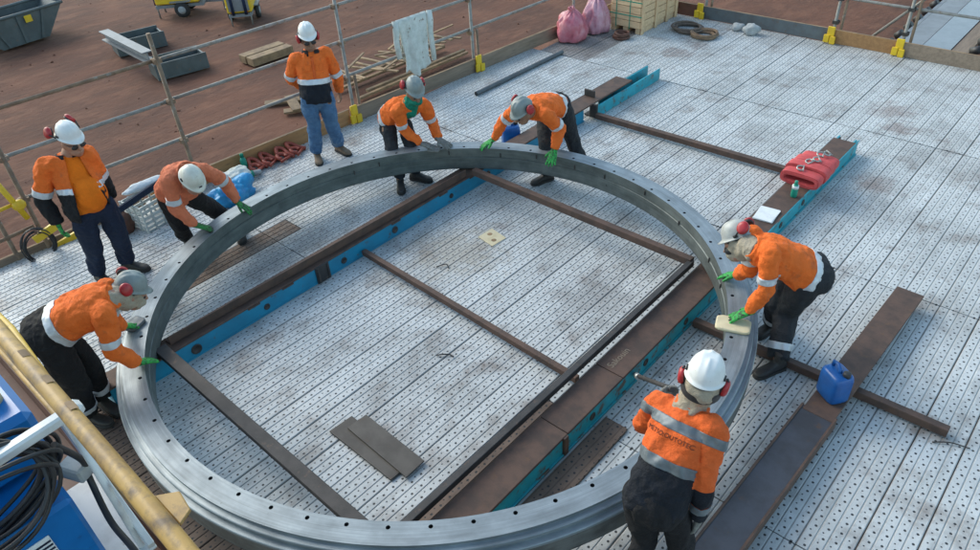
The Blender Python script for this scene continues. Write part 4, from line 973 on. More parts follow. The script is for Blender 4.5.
    me = remesh(mb, .0105, 4); wrinkle(me, .012, 8, len(label) + 3, .013, 10, (1, 1, .6)); wrinkle(me, .004, 26, len(label), .005, 19)
    lo_ = limb_of(J); P, N = J['pel'], J['neck']; L = (N - P).length; ax = (N - P).normalized()
    tv = lambda p: (p - P).dot(ax) / L
    isT = lambda p: lo_(p) == 'T'
    cuts = []
    for t in o.get('tcuts', []): cuts.append((isT, P + ax * L * t, ax))
    for s in 'LR':
        for nm, a, b, ts in (('u', 'sh', 'el', o.get('ucuts', (.62, .82))), ('f', 'el', 'wr', o.get('fcuts', ()))):
            A, B = J[a + s], J[b + s]
            for t in ts: cuts.append((lambda p, q=nm + s: lo_(p) == q, lerp(A, B, t), (B - A).normalized()))
    cut(me, cuts)
    mi = []; zone = []
    for f in me.polygons:
        c = f.center; q = lo_(c); z = 0
        if q == 'T': t = tv(c); z = o['tz'](t, c) if 'tz' in o else 0
        else:
            t = seg_d(c, J[('sh' if q[0] == 'u' else 'el') + q[1]], J[('el' if q[0] == 'u' else 'wr') + q[1]])[1]
            z = o['az'](q[0], t) if 'az' in o else (2 if q[0] == 'u' and .62 < t < .82 else 0)
        zone.append(z); mi.append(1 if z == 1 else 0)
    if o.get('open'):
        # jacket worn open: remove the front strip, tee shows through
        tee = MB(); torso(tee, J, .97, -.08, 9, 1.0, o['belly'] * .9); c, la, f_, ax2 = frame(J, .30); tee.ball(c + f_ * .095 + la * .045, (.15, .155, .19), Matrix((f_, la, ax2)).transposed(), 24, 16)
        tm = remesh(tee, .0105, 4); wrinkle(tm, .006, 9, 4); fin(tm, M_tee, 'tee_shirt', R0)
        bm = bmesh.new(); bm.from_mesh(me); bm.faces.ensure_lookup_table(); dl = []; lay = bm.faces.layers.int.new('z')
        for f in bm.faces:
            f[lay] = zone[f.index]; c_ = f.calc_center_median()
            if zone[f.index] >= 0 and lo_(c_) == 'T':
                t = tv(c_); cc, la, f_, a3 = frame(J, t); q = c_ - cc
                if q.dot(f_) > .0 and abs(q.dot(la) - .03) < lerp(.14, .06, max(0, min(1, t))): dl.append(f)
        bmesh.ops.delete(bm, geom=dl, context='FACES')
        for _ in range(14):
            bv_ = {v: sum((e.other_vert(v).co for e in v.link_edges if e.is_boundary), Vector()) / max(1, sum(1 for e in v.link_edges if e.is_boundary)) for v in bm.verts if v.is_boundary}
            for v, q in bv_.items(): v.co = v.co * .5 + q * .5
        zone = [f[lay] for f in bm.faces]; mi = [1 if z == 1 else 0 for z in zone]; bm.to_mesh(me); bm.free()
    off = WO[R0.name]
    sh = fin(me, [o['shirt'], o.get('lower', M_navy)], o.get('shirtname', 'shirt'), R0); me.polygons.foreach_set('material_index', mi)
    zs = zone
    for z, nm, m in ((2, 'reflective_band', o.get('band', M_band)),):
        ids = {i for i, q in enumerate(zs) if q == z}
        if ids: shell_from(me, lambda f: f.index in ids, .0045, nm, m, sh)
    if o.get('open'): md = sh.modifiers.new('s', 'SOLIDIFY'); md.thickness = .008; md.offset = -1
    # buttoned front and chest pockets lie on the cloth
    if o.get('front'):
        for uu, t0_, t1_, ww, m_ in ((0, .43, .93, .016, o['front']), (.075, .60, .74, .05, o['shirt']), (-.075, .60, .74, .05, o['shirt'])):
            bv = BVHTree.FromPolygons([v.co for v in me.vertices], [p.vertices for p in me.polygons]); M_ = MB(); V_ = []; K_ = 12
            for j in range(K_ + 1):
                cc, l2, f2, a2 = frame(J, t0_ + (t1_ - t0_) * j / K_)
                for e in (-1, 0, 1):
                    p_ = cc + l2 * (uu + e * ww) - off; hit = bv.ray_cast(p_ + f2 * .5, -f2); V_.append((hit[0] if hit[0] else p_ + f2 * .14) + f2 * (.006 if uu else .003) + off)
            M_.add(V_, [(3 * j + i, 3 * j + i + 1, 3 * j + i + 4, 3 * j + i + 3) for j in range(K_) for i in (0, 1)], 0, True); pk = M_.build('pocket' if uu else 'placket', m_, sh)
            md = pk.modifiers.new('s', 'SOLIDIFY'); md.thickness = .004
    # collar
    cb = MB(); c0, la, f_, a3 = frame(J, 1.0); rg = []
    cm = o.get('collar', o['shirt'])
    for j, (h, r) in enumerate(((-.035, .100), (.005, .086), (.036, .088), (.034, .096), (-.005, .106))):
        rg.append([nk + a3 * h + la * r * math.cos(q) + f_ * (r * .92) * math.sin(q) for q in [PI / 2 + .35 + (2 * PI - .7) * i / 24 for i in range(25)]])
    n_ = 25; cb.add([p for r in rg for p in r], [(j * n_ + i, j * n_ + i + 1, (j + 1) * n_ + i + 1, (j + 1) * n_ + i) for j in range(4) for i in range(n_ - 1)], 0, True); cb.build('collar', cm, sh)
    # gloves / hands
    for s in 'LR':
        gm = o.get('glove'); gm = gm if not isinstance(gm, dict) else gm.get(s)
        if gm is False: continue
        W = J['wr' + s]; K = J['ha' + s]; onr = o.get('onring', 'LR')
        nn = Vector((0, 0, 1)) if s in onr else (J['sh' + s] - frame(J, .8)[0]).normalized()
        if s in onr:
            K = W + (K - W).normalized() * .12
            hand(W, K, nn, s, gm or M_skinA, 'glove' if gm else 'hand', R0, (4, 8, 8), 8, True, 1.14)
        else: hand(W, K, nn, s, gm or o.get('skin', M_skinA), 'glove' if gm else 'hand', R0, (22, 34, 26), 3, False)
    # neck cloth / hood
    if o.get('cloth'):
        mb = MB(); kind, cm = o['cloth']
        mb.tube([nk - a3 * .04 + f_ * .01, nk + (hd - nk) * .3, hd - up * .05], [(.105, .105), (.082, .082), (.086, .080)], 18)
        if kind == 'hood': mb.ball(hd - up * .01 - fw * .015, (.108, .092, .118), R, 24, 16); mb.ball(hd - up * .06 + fw * .05, (.065, .06, .055), R)
        if kind == 'scarf': mb.ball(nk + f_ * .07 - a3 * .05, (.06, .075, .09), Matrix((f_, la, a3)).transposed()); mb.ball(hd - up * .075 + fw * .03, (.078, .072, .05), R)
        me = remesh(mb, .008, 3); wrinkle(me, .008, 22, 5, .008, 14); fin(me, cm, 'hood' if kind == 'hood' else 'neck_scarf', R0)
        if o.get('visor'):
            mb = MB(); mb.ball(hd + fw * .062 - up * .022, (.056, .072, .046), R, 20, 12); fin(remesh(mb, .008, 2), M_black, 'goggles', R0)
        if o.get('strap'):
            rg = [[hd + R @ Vector((.124 * math.cos(q), .108 * math.sin(q), -.006 - .05 * j)) for q in [2 * PI * i / 28 for i in range(28)]] for j in (0, 1)]
            MB().rings(rg, 0, True, False).build('goggle_strap', M_black, R0)
    hc_ = hd + up * .060 - fw * .016
    ho, RH = helmet(hc_, up, fw, o['helmet'], R0)
    for side, pos, tilt in o.get('muffs', []): muff(hc_, RH, side, pos, ho, tilt)
    if o.get('badge'): MB().box(hc_ + RH @ Vector((.132, 0, .045)), (.006, .03, .022), RH).build('badge', M_black, ho, .002)
    return R0, sh, J
EAR = [(1, (-.0, .108, -.045), -.1), (-1, (-.0, .108, -.045), -.1)]
UPR = [(1, (-.045, .132, .055), .35), (-1, (-.045, .132, .055), .35)]
BACK = [(1, (-.105, .10, .06), .5), (-1, (-.105, .10, .06), .5)]
def azA(seg, t): return 2 if seg == 'u' and .62 < t < .82 else 0
PEOPLE = {
'P1':dict(head=(-3.055,-1.445,1.575),neck=(-3.15,-1.5,1.42),shL=(-3.01,-1.38,1.41),shR=(-3.25,-1.65,1.39),elL=(-3.02,-1.33,1.1),elR=(-3.35,-1.74,1.1),wrL=(-3.10,-1.24,0.87),wrR=(-3.28,-1.76,0.84),haL=(-3.12,-1.22,0.77),haR=(-3.28,-1.76,0.72),pel=(-3.06,-1.55,0.92),hpL=(-2.98,-1.45,0.92),hpR=(-3.09,-1.64,0.9),knL=(-3.08,-1.4,0.49),knR=(-3.18,-1.63,0.47),anL=(-3.26,-1.37,0.11),anR=(-3.36,-1.65,0.09),toL=(-3.11,-1.26,0.05),toR=(-3.17,-1.64,0.06),F=(0.9,0.12)),
'P2':dict(head=(-2.3,-0.83,1.13),neck=(-2.48,-0.77,1.15),shL=(-2.47,-0.59,1.07),shR=(-2.51,-0.95,1.13),elL=(-2.55,-0.42,0.84),elR=(-2.53,-0.97,0.83),wrL=(-2.55,-0.36,0.59),wrR=(-2.5,-0.86,0.59),haL=(-2.5,-0.3,0.5),haR=(-2.47,-0.77,0.52),pel=(-2.86,-0.79,0.82),hpL=(-2.81,-0.72,0.78),hpR=(-2.91,-0.87,0.86),knL=(-2.93,-0.48,0.44),knR=(-2.95,-0.85,0.46),anL=(-2.88,-0.27,0.1),anR=(-3.13,-0.76,0.1),toL=(-2.72,-0.36,0.04),toR=(-2.97,-0.85,0.05),F=(0.94,0.34)),
'P3':dict(head=(-3.425,1.455,1.57),neck=(-3.46,1.47,1.40),shL=(-3.38,1.63,1.35),shR=(-3.56,1.32,1.36),elL=(-3.38,1.72,1.05),elR=(-3.7,1.29,1.09),wrL=(-3.47,1.77,0.81),wrR=(-3.76,1.46,0.91),haL=(-3.5,1.79,0.7),haR=(-3.79,1.54,0.82),pel=(-3.40,1.38,0.91),hpL=(-3.34,1.47,0.89),hpR=(-3.42,1.28,0.91),knL=(-3.43,1.54,0.49),knR=(-3.51,1.33,0.5),anL=(-3.54,1.66,0.11),anR=(-3.62,1.36,0.1),toL=(-3.37,1.66,0.04),toR=(-3.47,1.27,0.05),F=(.9,-0.44)),
'P4':dict(head=(-2.0,1.73,1.16),neck=(-2.09,1.72,1.0),shL=(-2.05,1.88,0.95),shR=(-2.13,1.55,0.98),elL=(-2.08,2.0,0.68),elR=(-2.14,1.63,0.72),wrL=(-1.89,1.91,0.56),wrR=(-1.97,1.71,0.56),haL=(-1.78,1.92,0.52),haR=(-1.88,1.77,0.52),pel=(-2.45,1.74,0.75),hpL=(-2.42,1.83,0.73),hpR=(-2.47,1.65,0.75),knL=(-2.16,1.72,0.46),knR=(-2.29,1.52,0.46),anL=(-2.18,1.74,0.1),anR=(-2.22,1.52,0.1),toL=(-2.02,1.8,0.05),toR=(-2.09,1.41,0.05),F=(0.99,-0.16)),
'P5':dict(head=(-0.81,2.15,1.08),neck=(-0.84,2.33,1.02),shL=(-0.67,2.38,0.99),shR=(-1.03,2.32,0.99),elL=(-0.66,2.58,0.77),elR=(-1.25,2.34,0.79),wrL=(-0.62,2.44,0.57),wrR=(-1.35,2.25,0.57),haL=(-0.59,2.35,0.5),haR=(-1.42,2.17,0.51),pel=(-0.91,2.81,0.87),hpL=(-0.81,2.83,0.89),hpR=(-1.0,2.79,0.85),knL=(-0.8,2.98,0.49),knR=(-0.85,2.59,0.5),anL=(-0.7,3.07,0.11),anR=(-0.89,2.65,0.1),toL=(-0.64,2.9,0.05),toR=(-0.96,2.48,0.05),F=(0.3,-0.95)),
'P6':dict(head=(2.01,1.35,1.02),neck=(2.16,1.27,1.1),shL=(2.32,1.19,1.16),shR=(2.06,1.43,1.09),elL=(2.35,1.16,0.86),elR=(2.1,1.45,0.78),wrL=(2.27,1.14,0.61),wrR=(1.97,1.56,0.58),haL=(2.18,1.1,0.54),haR=(1.87,1.58,0.52),pel=(2.5,1.55,0.84),hpL=(2.54,1.46,0.82),hpR=(2.45,1.63,0.85),knL=(2.42,1.56,0.42),knR=(2.33,1.58,0.45),anL=(2.52,1.31,0.1),anR=(2.28,1.76,0.1),toL=(2.44,1.15,0.04),toR=(2.23,1.58,0.06),F=(-0.75,-0.66)),
'P7':dict(head=(2.69,-0.56,1.47),neck=(2.66,-0.59,1.28),shL=(2.47,-0.61,1.2),shR=(2.84,-0.67,1.28),elL=(2.36,-0.55,0.89),elR=(2.88,-0.79,0.99),wrL=(2.33,-0.34,0.90),wrR=(2.9,-0.81,0.72),haL=(2.35,-0.23,0.92),haR=(2.89,-0.81,0.59),pel=(2.69,-0.95,0.86),hpL=(2.61,-1.0,0.89),hpR=(2.77,-0.89,0.84),knL=(2.64,-0.93,0.45),knR=(2.83,-0.82,0.40),anL=(2.72,-1.20,0.1),anR=(3.02,-1.08,0.1),toL=(2.62,-1.04,0.05),toR=(2.92,-0.92,0.05),F=(-0.35,0.93)),
'P8':dict(head=(-1.26,-1.98,1.04),neck=(-1.19,-2.14,1.14),shL=(-1.37,-2.08,1.1),shR=(-1.05,-2.26,1.12),elL=(-1.47,-2.13,0.8),elR=(-1.05,-2.3,0.82),wrL=(-1.6,-2.06,0.58),wrR=(-1.1,-2.19,0.57),haL=(-1.67,-1.97,0.51),haR=(-1.13,-2.09,0.51),pel=(-1.44,-2.56,0.95),hpL=(-1.53,-2.52,0.96),hpR=(-1.34,-2.6,0.93),knL=(-1.5,-2.42,0.52),knR=(-1.36,-2.58,0.48),anL=(-1.55,-2.45,0.1),anR=(-1.48,-2.6,0.1),toL=(-1.36,-2.42,0.05),toR=(-1.3,-2.51,0.05),F=(0.55,0.83)),
}
def band_at(a, b, low=None):
    def f(t, c):
        if a < t < b: return 2
        return 1 if (low is not None and t < low) else 0
    return f
_c, _s = math.cos(math.radians(24)), math.sin(math.radians(24))
for _k in ('shL', 'shR', 'elL', 'elR', 'wrL', 'wrR', 'haL', 'haR', 'hpL', 'hpR'):
    _x, _y, _z = PEOPLE['P1'][_k]; _dx, _dy = _x + 3.08, _y + 1.53; PEOPLE['P1'][_k] = (-3.08 + _dx * _c - _dy * _s, -1.53 + _dx * _s + _dy * _c, _z)
r1, s1, J1 = person('P1', 'standing man in open orange jacket over a bright orange tee with one green glove', PEOPLE['P1'], (-3.3, -1.5, 0), dict(
    shirt=M_or, lower=M_black_cl, shirtname='jacket', open=1, belly=.07, sk=1.02, trouser=M_jeannavy, tk=1.02, helmet=M_helw, glove={'R': M_glv, 'L': None}, onring='', skin=M_skinA, glasses=1, collar=M_black_cl,
    muffs=[(1, (-.10, .10, .075), .6), (-1, (-.10, .12, .03), .35)], tcuts=(.40, .50), tz=band_at(.40, .50, .40), ucuts=(.70, .90), fcuts=(), az=lambda s, t: (2 if .70 < t < .90 else (1 if t >= .90 else 0)) if s == 'u' else 1, up=(.24, .02, .96), badge=0))
MB().box(Vector((-3.095, -1.585, 1.30)), (.05, .10, .03), Matrix.Rotation(math.radians(38), 3, 'Z')).build('pocket', M_black_cl, s1, .006)
person('P2', 'man in faded coral shirt and cream helmet bending over the ring', PEOPLE['P2'], (-3.0, -.6, 0), dict(
    shirt=M_or_fade, trouser=M_black_cl, helmet=M_helc, glove=M_glvg, tcuts=(), az=azA, up=(.62, -.05, .70), face=(.8, .0, -.6), badge=1, sk=.95, muffs=[]))
person('P3', 'standing man in washed blue jeans and orange and navy shirt', PEOPLE['P3'], (-3.58, 1.5, 0), dict(
    shirt=M_or, lower=M_navy, trouser=M_jean, helmet=M_helw, glove=None, onring='', skin=M_skinB, glasses=1, boot=M_boottan, collar=M_black_cl, hem=-.12, front=M_or_red,
    tcuts=(.30, .42), tz=band_at(.30, .42, .30), az=lambda s, t: 2 if s == 'u' and .78 < t < .98 else 0, ucuts=(.78, .98), muffs=EAR, up=(.17, -.10, .98)))
person('P4', 'man with green neck scarf and grey helmet leaning on the far rim', PEOPLE['P4'], (-2.2, 1.63, 0), dict(
    shirt=M_or, trouser=M_char, helmet=M_helg, glove=M_glvgrey, skin=M_skinB, cloth=('scarf', M_grscarf), tcuts=(-.02, .10), tz=band_at(-.02, .10), az=azA, sk=.93, tk=.9,
    muffs=[(-1, (-.06, .115, .02), .2), (1, (-.06, .115, .0), .2)], up=(.35, -.15, .92), face=(.9, -.4, -.2)))
person('P5', 'man in grey helmet bending over the far rim beside the blue jerry can', PEOPLE['P5'], (-.8, 2.85, 0), dict(
    shirt=M_or, trouser=M_char, helmet=M_helg, glove=M_glv, hem=.03, tk=1.05, tcuts=(.02, .14), tz=band_at(.02, .14), az=azA, muffs=[(1, (-.03, .128, .03), .25), (-1, (-.03, .128, .03), .25)], up=(.0, -.55, .80), face=(-.25, -.6, -.8), skin=M_skinB))
person('P6', 'man with beige hood and dark goggles leaning on the right rim beside the teal beam', PEOPLE['P6'], (2.4, 1.53, 0), dict(
    shirt=M_or, trouser=M_char, helmet=M_helgl, glove=M_glv, cloth=('hood', M_beige), visor=1, hair=0, hem=.02, tk=1.12, tcuts=(-.0, .12), tz=band_at(-.0, .12), az=azA, muffs=[(1, (-.085, .10, .07), .5), (-1, (-.085, .11, .05), .4)], up=(-.50, .1, .72), face=(-.75, -.35, -.55), legband='LR'))
r7, s7, J7 = person('P7', 'man seen from behind in white helmet with lettering on his orange back', PEOPLE['P7'], (2.85, -1.1, 0), dict(
    shirt=M_or_red, lower=M_navy, band=M_bandgrey, trouser=M_black_cl, helmet=M_helw, glove=M_glvgrey, onring='', cloth=('hood', M_beige), strap=1, hair=0, sk=.86, tk=.90, hem=-.12, tcuts=(.36, .47, .75, .85),
    tz=lambda t, c: 2 if (.36 < t < .47 or .75 < t < .85) else (1 if t < .36 else 0), ucuts=(), fcuts=(.02, .50, .70), az=lambda s, t: 0 if s == 'u' else (2 if .50 < t < .70 else (1 if t > .02 else 0)), muffs=EAR, up=(.05, .12, .99), face=(-.3, .9, -.1)))
person('P8', 'man in grey helmet with red muffs leaning on the left rim beside the yellow rail', PEOPLE['P8'], (-1.5, -2.5, 0), dict(
    shirt=M_or, lower=M_black_cl, trouser=M_black_cl, helmet=M_helg, glove=M_glv, cloth=('hood', M_beige), hair=0, tk=1.12, sk=.97, tcuts=(.20, .33), tz=band_at(.20, .33, .20), az=azA, muffs=[(1, (-.05, .128, .05), .35), (-1, (-.05, .128, .05), .35)], up=(.15, .42, .80), face=(.3, .8, -.55), legband='LR'))
# lettering on the back of the man seen from behind, laid on the cloth
c, la, f_, ax = frame(J7, .66); off = WO[r7.name]
bvh = BVHTree.FromPolygons([v.co + off for v in s7.data.vertices], [p.vertices for p in s7.data.polygons])
for txt, tt, size in (('METSO:OUTOTEC', .675, .036), ):
    me = text_mesh(txt, size, 'back_lettering'); c, la, f_, ax = frame(J7, tt)
    for v in me.vertices:
        p = c - la * (-v.co.x) * 1.0 * 1.0 + ax * v.co.y
        p = c + la * (-v.co.x) + ax * v.co.y
        h = bvh.ray_cast(p - f_ * .5, f_)
        if h[0]: v.co = h[0] - f_ * .003 - off
        else: v.co = p - f_ * .15 - off
    me.materials.append(M_ink); link('back_lettering', me, s7)
# held tools and pads
o = thing('pry_bar', 'dark steel bar held across by the man seen from behind', 'bar', (2.1, .1, .5))
MB().tube([(1.74, .44, .14), (2.33, -.20, .90), (2.38, -.26, .96)], .017, 10).build('shaft', M_dark, o)
MB().tube([(1.72, .46, .12), (1.80, .37, .21)], .026, 8).build('tip', M_zinc, o)
def pad(label, c, d, rot, m, name='cloth_pad', cat='cloth pad'):
    o = thing(name, label, cat, c, 'pads used on the rim'); R = Matrix.Rotation(rot, 3, 'Z'); mb = MB(); K = 10; V = []
    for zz in (0, d[2]):
        for j in range(K + 1):
            for i in range(K + 1):
                x = (i / K - .5) * d[0]; y = (j / K - .5) * d[1]; e = 1 - .12 * ((abs(2 * i / K - 1) ** 6) + (abs(2 * j / K - 1) ** 6)); p = Vector(c) + R @ Vector((x * e, y * e, 0)); p.z += zz + (.008 * noise.noise(p * 18) if zz else 0); V.append(p)
    n1 = (K + 1) ** 2; F = [(j * (K + 1) + i, j * (K + 1) + i + 1, (j + 1) * (K + 1) + i + 1, (j + 1) * (K + 1) + i) for j in range(K) for i in range(K)]
    F2 = [tuple(n1 + q for q in f) for f in F]; bd = [i for i in range(K + 1)] + [(j + 1) * (K + 1) + K for j in range(K)] + [K * (K + 1) + K - 1 - i for i in range(K)] + [(K - 1 - j) * (K + 1) for j in range(K - 1)]
    mb.add(V, [f[::-1] for f in F] + F2 + [(bd[i], bd[(i + 1) % len(bd)], n1 + bd[(i + 1) % len(bd)], n1 + bd[i]) for i in range(len(bd))], 0, True)
    return mb.build('pad', m, o)
pad('cream pad on the rim under the green glove of the hooded man', (2.20, 1.05, .489), (.30, .19, .022), .35, M_card)
pad('grey cloth on the far rim under the grey gloves', (-1.84, 1.77, .489), (.16, .12, .02), .5, M_glvgrey)
pad('dark grey pad on the left rim under the green glove', (-1.66, -1.95, .489), (.14, .18, .03), .4, M_boardsteel)

# ------------------------------------------------------------------ photographer's platform: yellow rails, welder, cables
PZ = 2.15
pf = MB(); pf.box((1.4, -4.14, PZ - .04), (5.6, 2.2, .06)); structure('platform_floor', pf, M_floorred)
kb = MB(); kb.box((1.4, -3.028, PZ + .04), (5.6, .022, .16)); structure('platform_edge', kb, M_floorred)
yr = thing('platform_rail', 'worn yellow tubular rail of the work platform at the lower left corner', 'guard rail', (1.5, -3.11, PZ))
MB().tube([(-.6, -3.105, 3.2), (.6, -3.105, 3.2), (1.94, -3.108, 3.2), (2.62, -3.118, 3.2), (2.9, -3.125, 3.2), (3.7, -3.13, 3.2)], .0195, 18).build('top_rail', M_rail_y, yr)
MB().tube([(-.6, -3.055, 2.72), (3.7, -3.07, 2.72)], .012, 12).build('mid_rail', M_rail_y, yr)
MB().tube([(-.4, -2.99, 2.45), (1.0, -2.99, 2.62), (1.65, -3.035, 2.66), (3.6, -3.06, 2.62)], .013, 12).build('brace', M_rail_y2, yr)
MB().tube([(-.6, -3.04, 2.45), (3.7, -3.05, 2.45)], .012, 12).build('lower_rail', M_rail_y, yr)
for x in (-.2, 3.2): MB().tube([(x, -3.125, PZ), (x, -3.125, 3.19)], .02, 12).build('stanchion', M_rail_y, yr)
mb = MB(); mb.prism([(0, 0), (.10, .0), (.085, .03), (.03, .038)], -.004, .004, 0, Matrix.Translation((2.69, -3.10, 3.185))); mb.build('gusset', M_rail_y, yr, .002)
for x in (2.235, 2.36, 2.10):
    MB().rings([[Vector((x + dx, -3.109 + .0198 * math.cos(q), 3.2 + .0198 * math.sin(q))) for q in [.5 + 1.3 * i / 8 for i in range(9)]] for dx in (-.018, .018)], 0, True, False)
    m_ = MB(); V = []
    for dx in (-.017, .017): V += [Vector((x + dx, -3.110 + .0203 * math.cos(q), 3.2 + .0203 * math.sin(q))) for q in [.75 + .9 * i / 8 for i in range(9)]]
    m_.add(V, [(i, i + 1, 9 + i + 1, 9 + i) for i in range(8)], 0, True); m_.build('sticker', M_scrap, yr)
wl = thing('welding_machine', 'bright blue welding machine box at the lower left corner', 'welding machine', (1.75, -3.45, PZ + .02))
MB().box((1.795, -3.43, 2.475), (.57, .50, .51)).build('casing', M_wblue, wl, .012)
MB().box((1.795, -3.43, 2.195), (.55, .46, .04)).build('base_tray', M_black, wl, .004)
pl = MB().box((2.083, -3.345, 2.63), (.006, .15, .075)).build('name_plate', M_paper, wl, .002)
for i in range(4): MB().box((2.0875, -3.295, 2.605 + i * .015), (.002, .045, .006)).build('printed_line', M_jeannavy, pl)
me = text_mesh('N', .055, 'plate_lettering'); me.materials.append(M_jeannavy)
me.transform(Matrix.Translation(Vector((2.0875, -3.385, 2.633)) - WO[wl.name]) @ Matrix(((0, 0, 1, 0), (1, 0, 0, 0), (0, 1, 0, 0), (0, 0, 0, 1)))); link('plate_lettering', me, pl)
tf = thing('welder_trolley', 'white painted trolley frame behind the yellow rail', 'trolley', (1.7, -3.3, PZ))
MB().box((1.92, -3.125, 2.42), (.42, .11, .012)).build('side_plate', M_white, tf, .003)
MB().bar((1.70, -3.075, 2.70), (2.16, -3.085, 2.47), .02, .045).build('strut', M_white, tf, .003)
MB().bar((2.10, -3.09, 3.0), (2.13, -3.50, 3.0), .034, .03).build('top_bar', M_white, tf, .006)
MB().tube([(2.095, -3.10, 2.2), (2.095, -3.10, 2.98)], .010, 10).build('upright', M_white, tf)
MB().box((2.098, -3.07, 3.0), (.05, .035, .04)).build('end_cap', M_white, tf, .012)
MB().box((1.99, -3.13, 2.73), (.08, .05, .05), Matrix.Rotation(.4, 3, 'Z')).build('junction_box', M_conc, tf, .006)
cc_ = thing('cable_coil', 'thick coil of black welding cable hung on the white trolley bar', 'cable', (1.75, -3.35, 2.9))
rnd = random.Random(5)
for i in range(14):
    ry = .18 + rnd.uniform(-.02, .02); rz = .12 + rnd.uniform(-.02, .02); cx = 2.085 + rnd.uniform(-.05, .04); cy = -3.35 + rnd.uniform(-.02, .02); cz = 2.87 + rnd.uniform(-.02, .02); tl_ = rnd.uniform(-.06, .06)
    pts = []
    for j in range(40):
        a = 2 * PI * j / 40; pts.append((cx + tl_ * math.sin(a) + .02 * math.sin(2 * a + i), cy + ry * math.cos(a), cz + rz * math.sin(a) + .03 * math.cos(a)))
    MB().tube(pts, .006, 8, closed=True).build('loop', M_black, cc_)
lead = thing('welding_lead', 'single black lead running down beside the blue welding machine', 'cable', (2.0, -3.15, 2.5))
MB().tube(crom([(2.08, -3.15, 2.92), (2.03, -3.11, 2.78), (2.0, -3.115, 2.68), (2.11, -3.135, 2.60), (2.26, -3.135, 2.58), (2.5, -3.15, 2.45), (2.7, -3.2, 2.2)], 8), .009, 10).build('lead', M_black, lead)
bt = thing('tool_case', 'blue case lying on the rear of the bright blue welding machine', 'case', (1.66, -3.38, 2.735))
MB().box((1.66, -3.37, 2.835), (.52, .46, .19)).build('casing', M_wblue, bt, .02)
MB().box((1.66, -3.37, 2.932), (.40, .30, .006)).build('lid_panel', M_wblue, bt, .002)
MB().lathe([(.03, 0), (.03, .05), (.022, .06)], 14, (1.80, -3.20, 2.93)).build('knob', M_card, bt)

# ------------------------------------------------------------------ yard beyond the deck
sb = thing('skip_bin', 'grey blue steel skip bin standing on the dirt at the top left', 'skip bin', (-25.5, 4.8, -3))
Rz = Matrix.Rotation(math.radians(96), 3, 'Z'); bc = Vector((-25.9, 5.15, -3)) if False else Vector((-23.4, 3.72, -3))
def bp(x, y, z): return bc + Rz @ Vector((x, y, z))
Lb, Lt, Wb, hb = .75, 1.5, .65, 1.0
bot = [bp(-Lb, -Wb, .12), bp(Lb, -Wb, .12), bp(Lb, Wb, .12), bp(-Lb, Wb, .12)]; top = [bp(-Lt, -Wb, hb), bp(Lt, -Wb, hb), bp(Lt, Wb, hb), bp(-Lt, Wb, hb)]
mb = MB(); mb.add(bot + top, [(3, 2, 1, 0), (0, 1, 5, 4), (1, 2, 6, 5), (2, 3, 7, 6), (3, 0, 4, 7)]); o = mb.build('hull', M_bin, sb); md = o.modifiers.new('s', 'SOLIDIFY'); md.thickness = .04
for a, b in ((0, 1), (1, 2), (2, 3), (3, 0)): MB().tube([top[a], top[b]], .05, 8).build('rim', M_bin, sb)
for x in (-.65, .0, .65):
    for s in (-1, 1): MB().bar(bp(x * .8, s * (Wb + .035), .15), bp(x * 1.25, s * (Wb + .035), hb - .04), .08, .06, Rz @ Vector((0, 1, 0))).build('rib', M_bin, sb)
MB().box(bp(.30, -Wb - .07, .82), (.22, .02, .2), Rz).build('label_panel', M_yellow, sb)
MB().box(bp(.0, 0, .45), (1.95, 1.2, .05), Rz).build('load', M_ground, sb)
def trailer(loc, rot, label, s=1):
    o = thing('generator_trailer', label, 'generator', loc, 'yellow generator trailers in the yard'); c = Vector(loc); R = Matrix.Rotation(rot, 3, 'Z')
    q = lambda x, y, z: c + R @ Vector((x * s, y * s, z * s))
    mb = MB(); M = Matrix.Translation(c) @ R.to_4x4() @ Matrix.Rotation(PI / 2, 4, 'X')
    mb.prism([(-.95 * s, .55 * s), (.85 * s, .55 * s), (.95 * s, .8 * s), (.78 * s, 1.45 * s), (-.85 * s, 1.45 * s), (-.97 * s, 1.2 * s)], -.55 * s, .55 * s, 0, M); mb.build('canopy', M_yellow, o, .04)
    MB().box(q(0, 0, .46), (2.0 * s, 1.0 * s, .12 * s), R).build('chassis', M_grey, o)
    MB().box(q(-.93, 0, .95), (.12 * s, .9 * s, .6 * s), R).build('end_panel', M_grey, o)
    for y in (-.28, .28): MB().tube([q(-1.02, y, .5), q(-1.02, y, 1.3)], .07 * s, 8).build('grille_post', M_jeannavy, o)
    for y in (-.62, .62):
        w_ = MB().lathe([(.16 * s, -.09 * s), (.3 * s, -.09 * s), (.33 * s, 0), (.3 * s, .09 * s), (.16 * s, .09 * s)], 20, q(.1, y, .33), R @ Matrix.Rotation(PI / 2, 3, 'X')).build('wheel', M_tyre, o)
        MB().lathe([(.16 * s, -.06 * s), (.16 * s, .10 * s), (.05 * s, .11 * s)], 16, q(.1, y, .33), R @ Matrix.Rotation(PI / 2, 3, 'X')).build('rim', M_conc, w_)
        MB().bar(q(.1 - .42, y, .66), q(.1 + .42, y, .66), .22 * s, .04 * s).build('mudguard', M_grey, o)
    MB().bar(q(.95, 0, .45), q(1.9, 0, .42), .1 * s, .1 * s).build('drawbar', M_grey, o)
    for x, y in ((1.7, 0), (-.95, -.45), (-.95, .45)): MB().tube([q(x, y, 0), q(x, y, .55)], .035 * s, 8).build('jack_leg', M_galv, o)
    for y in (-.3, .3): MB().box(q(-1.0, y, .62), (.06 * s, .12 * s, .12 * s), R).build('tail_light', M_muff, o)
    return o
trailer((-21.4, 8.55, -3), math.radians(48), 'yellow generator trailer on the dirt left of the other generator', .80)
trailer((-18.9, 9.35, -3), math.radians(140), 'yellow generator trailer with dark end panel nearer the guard rail', .72)
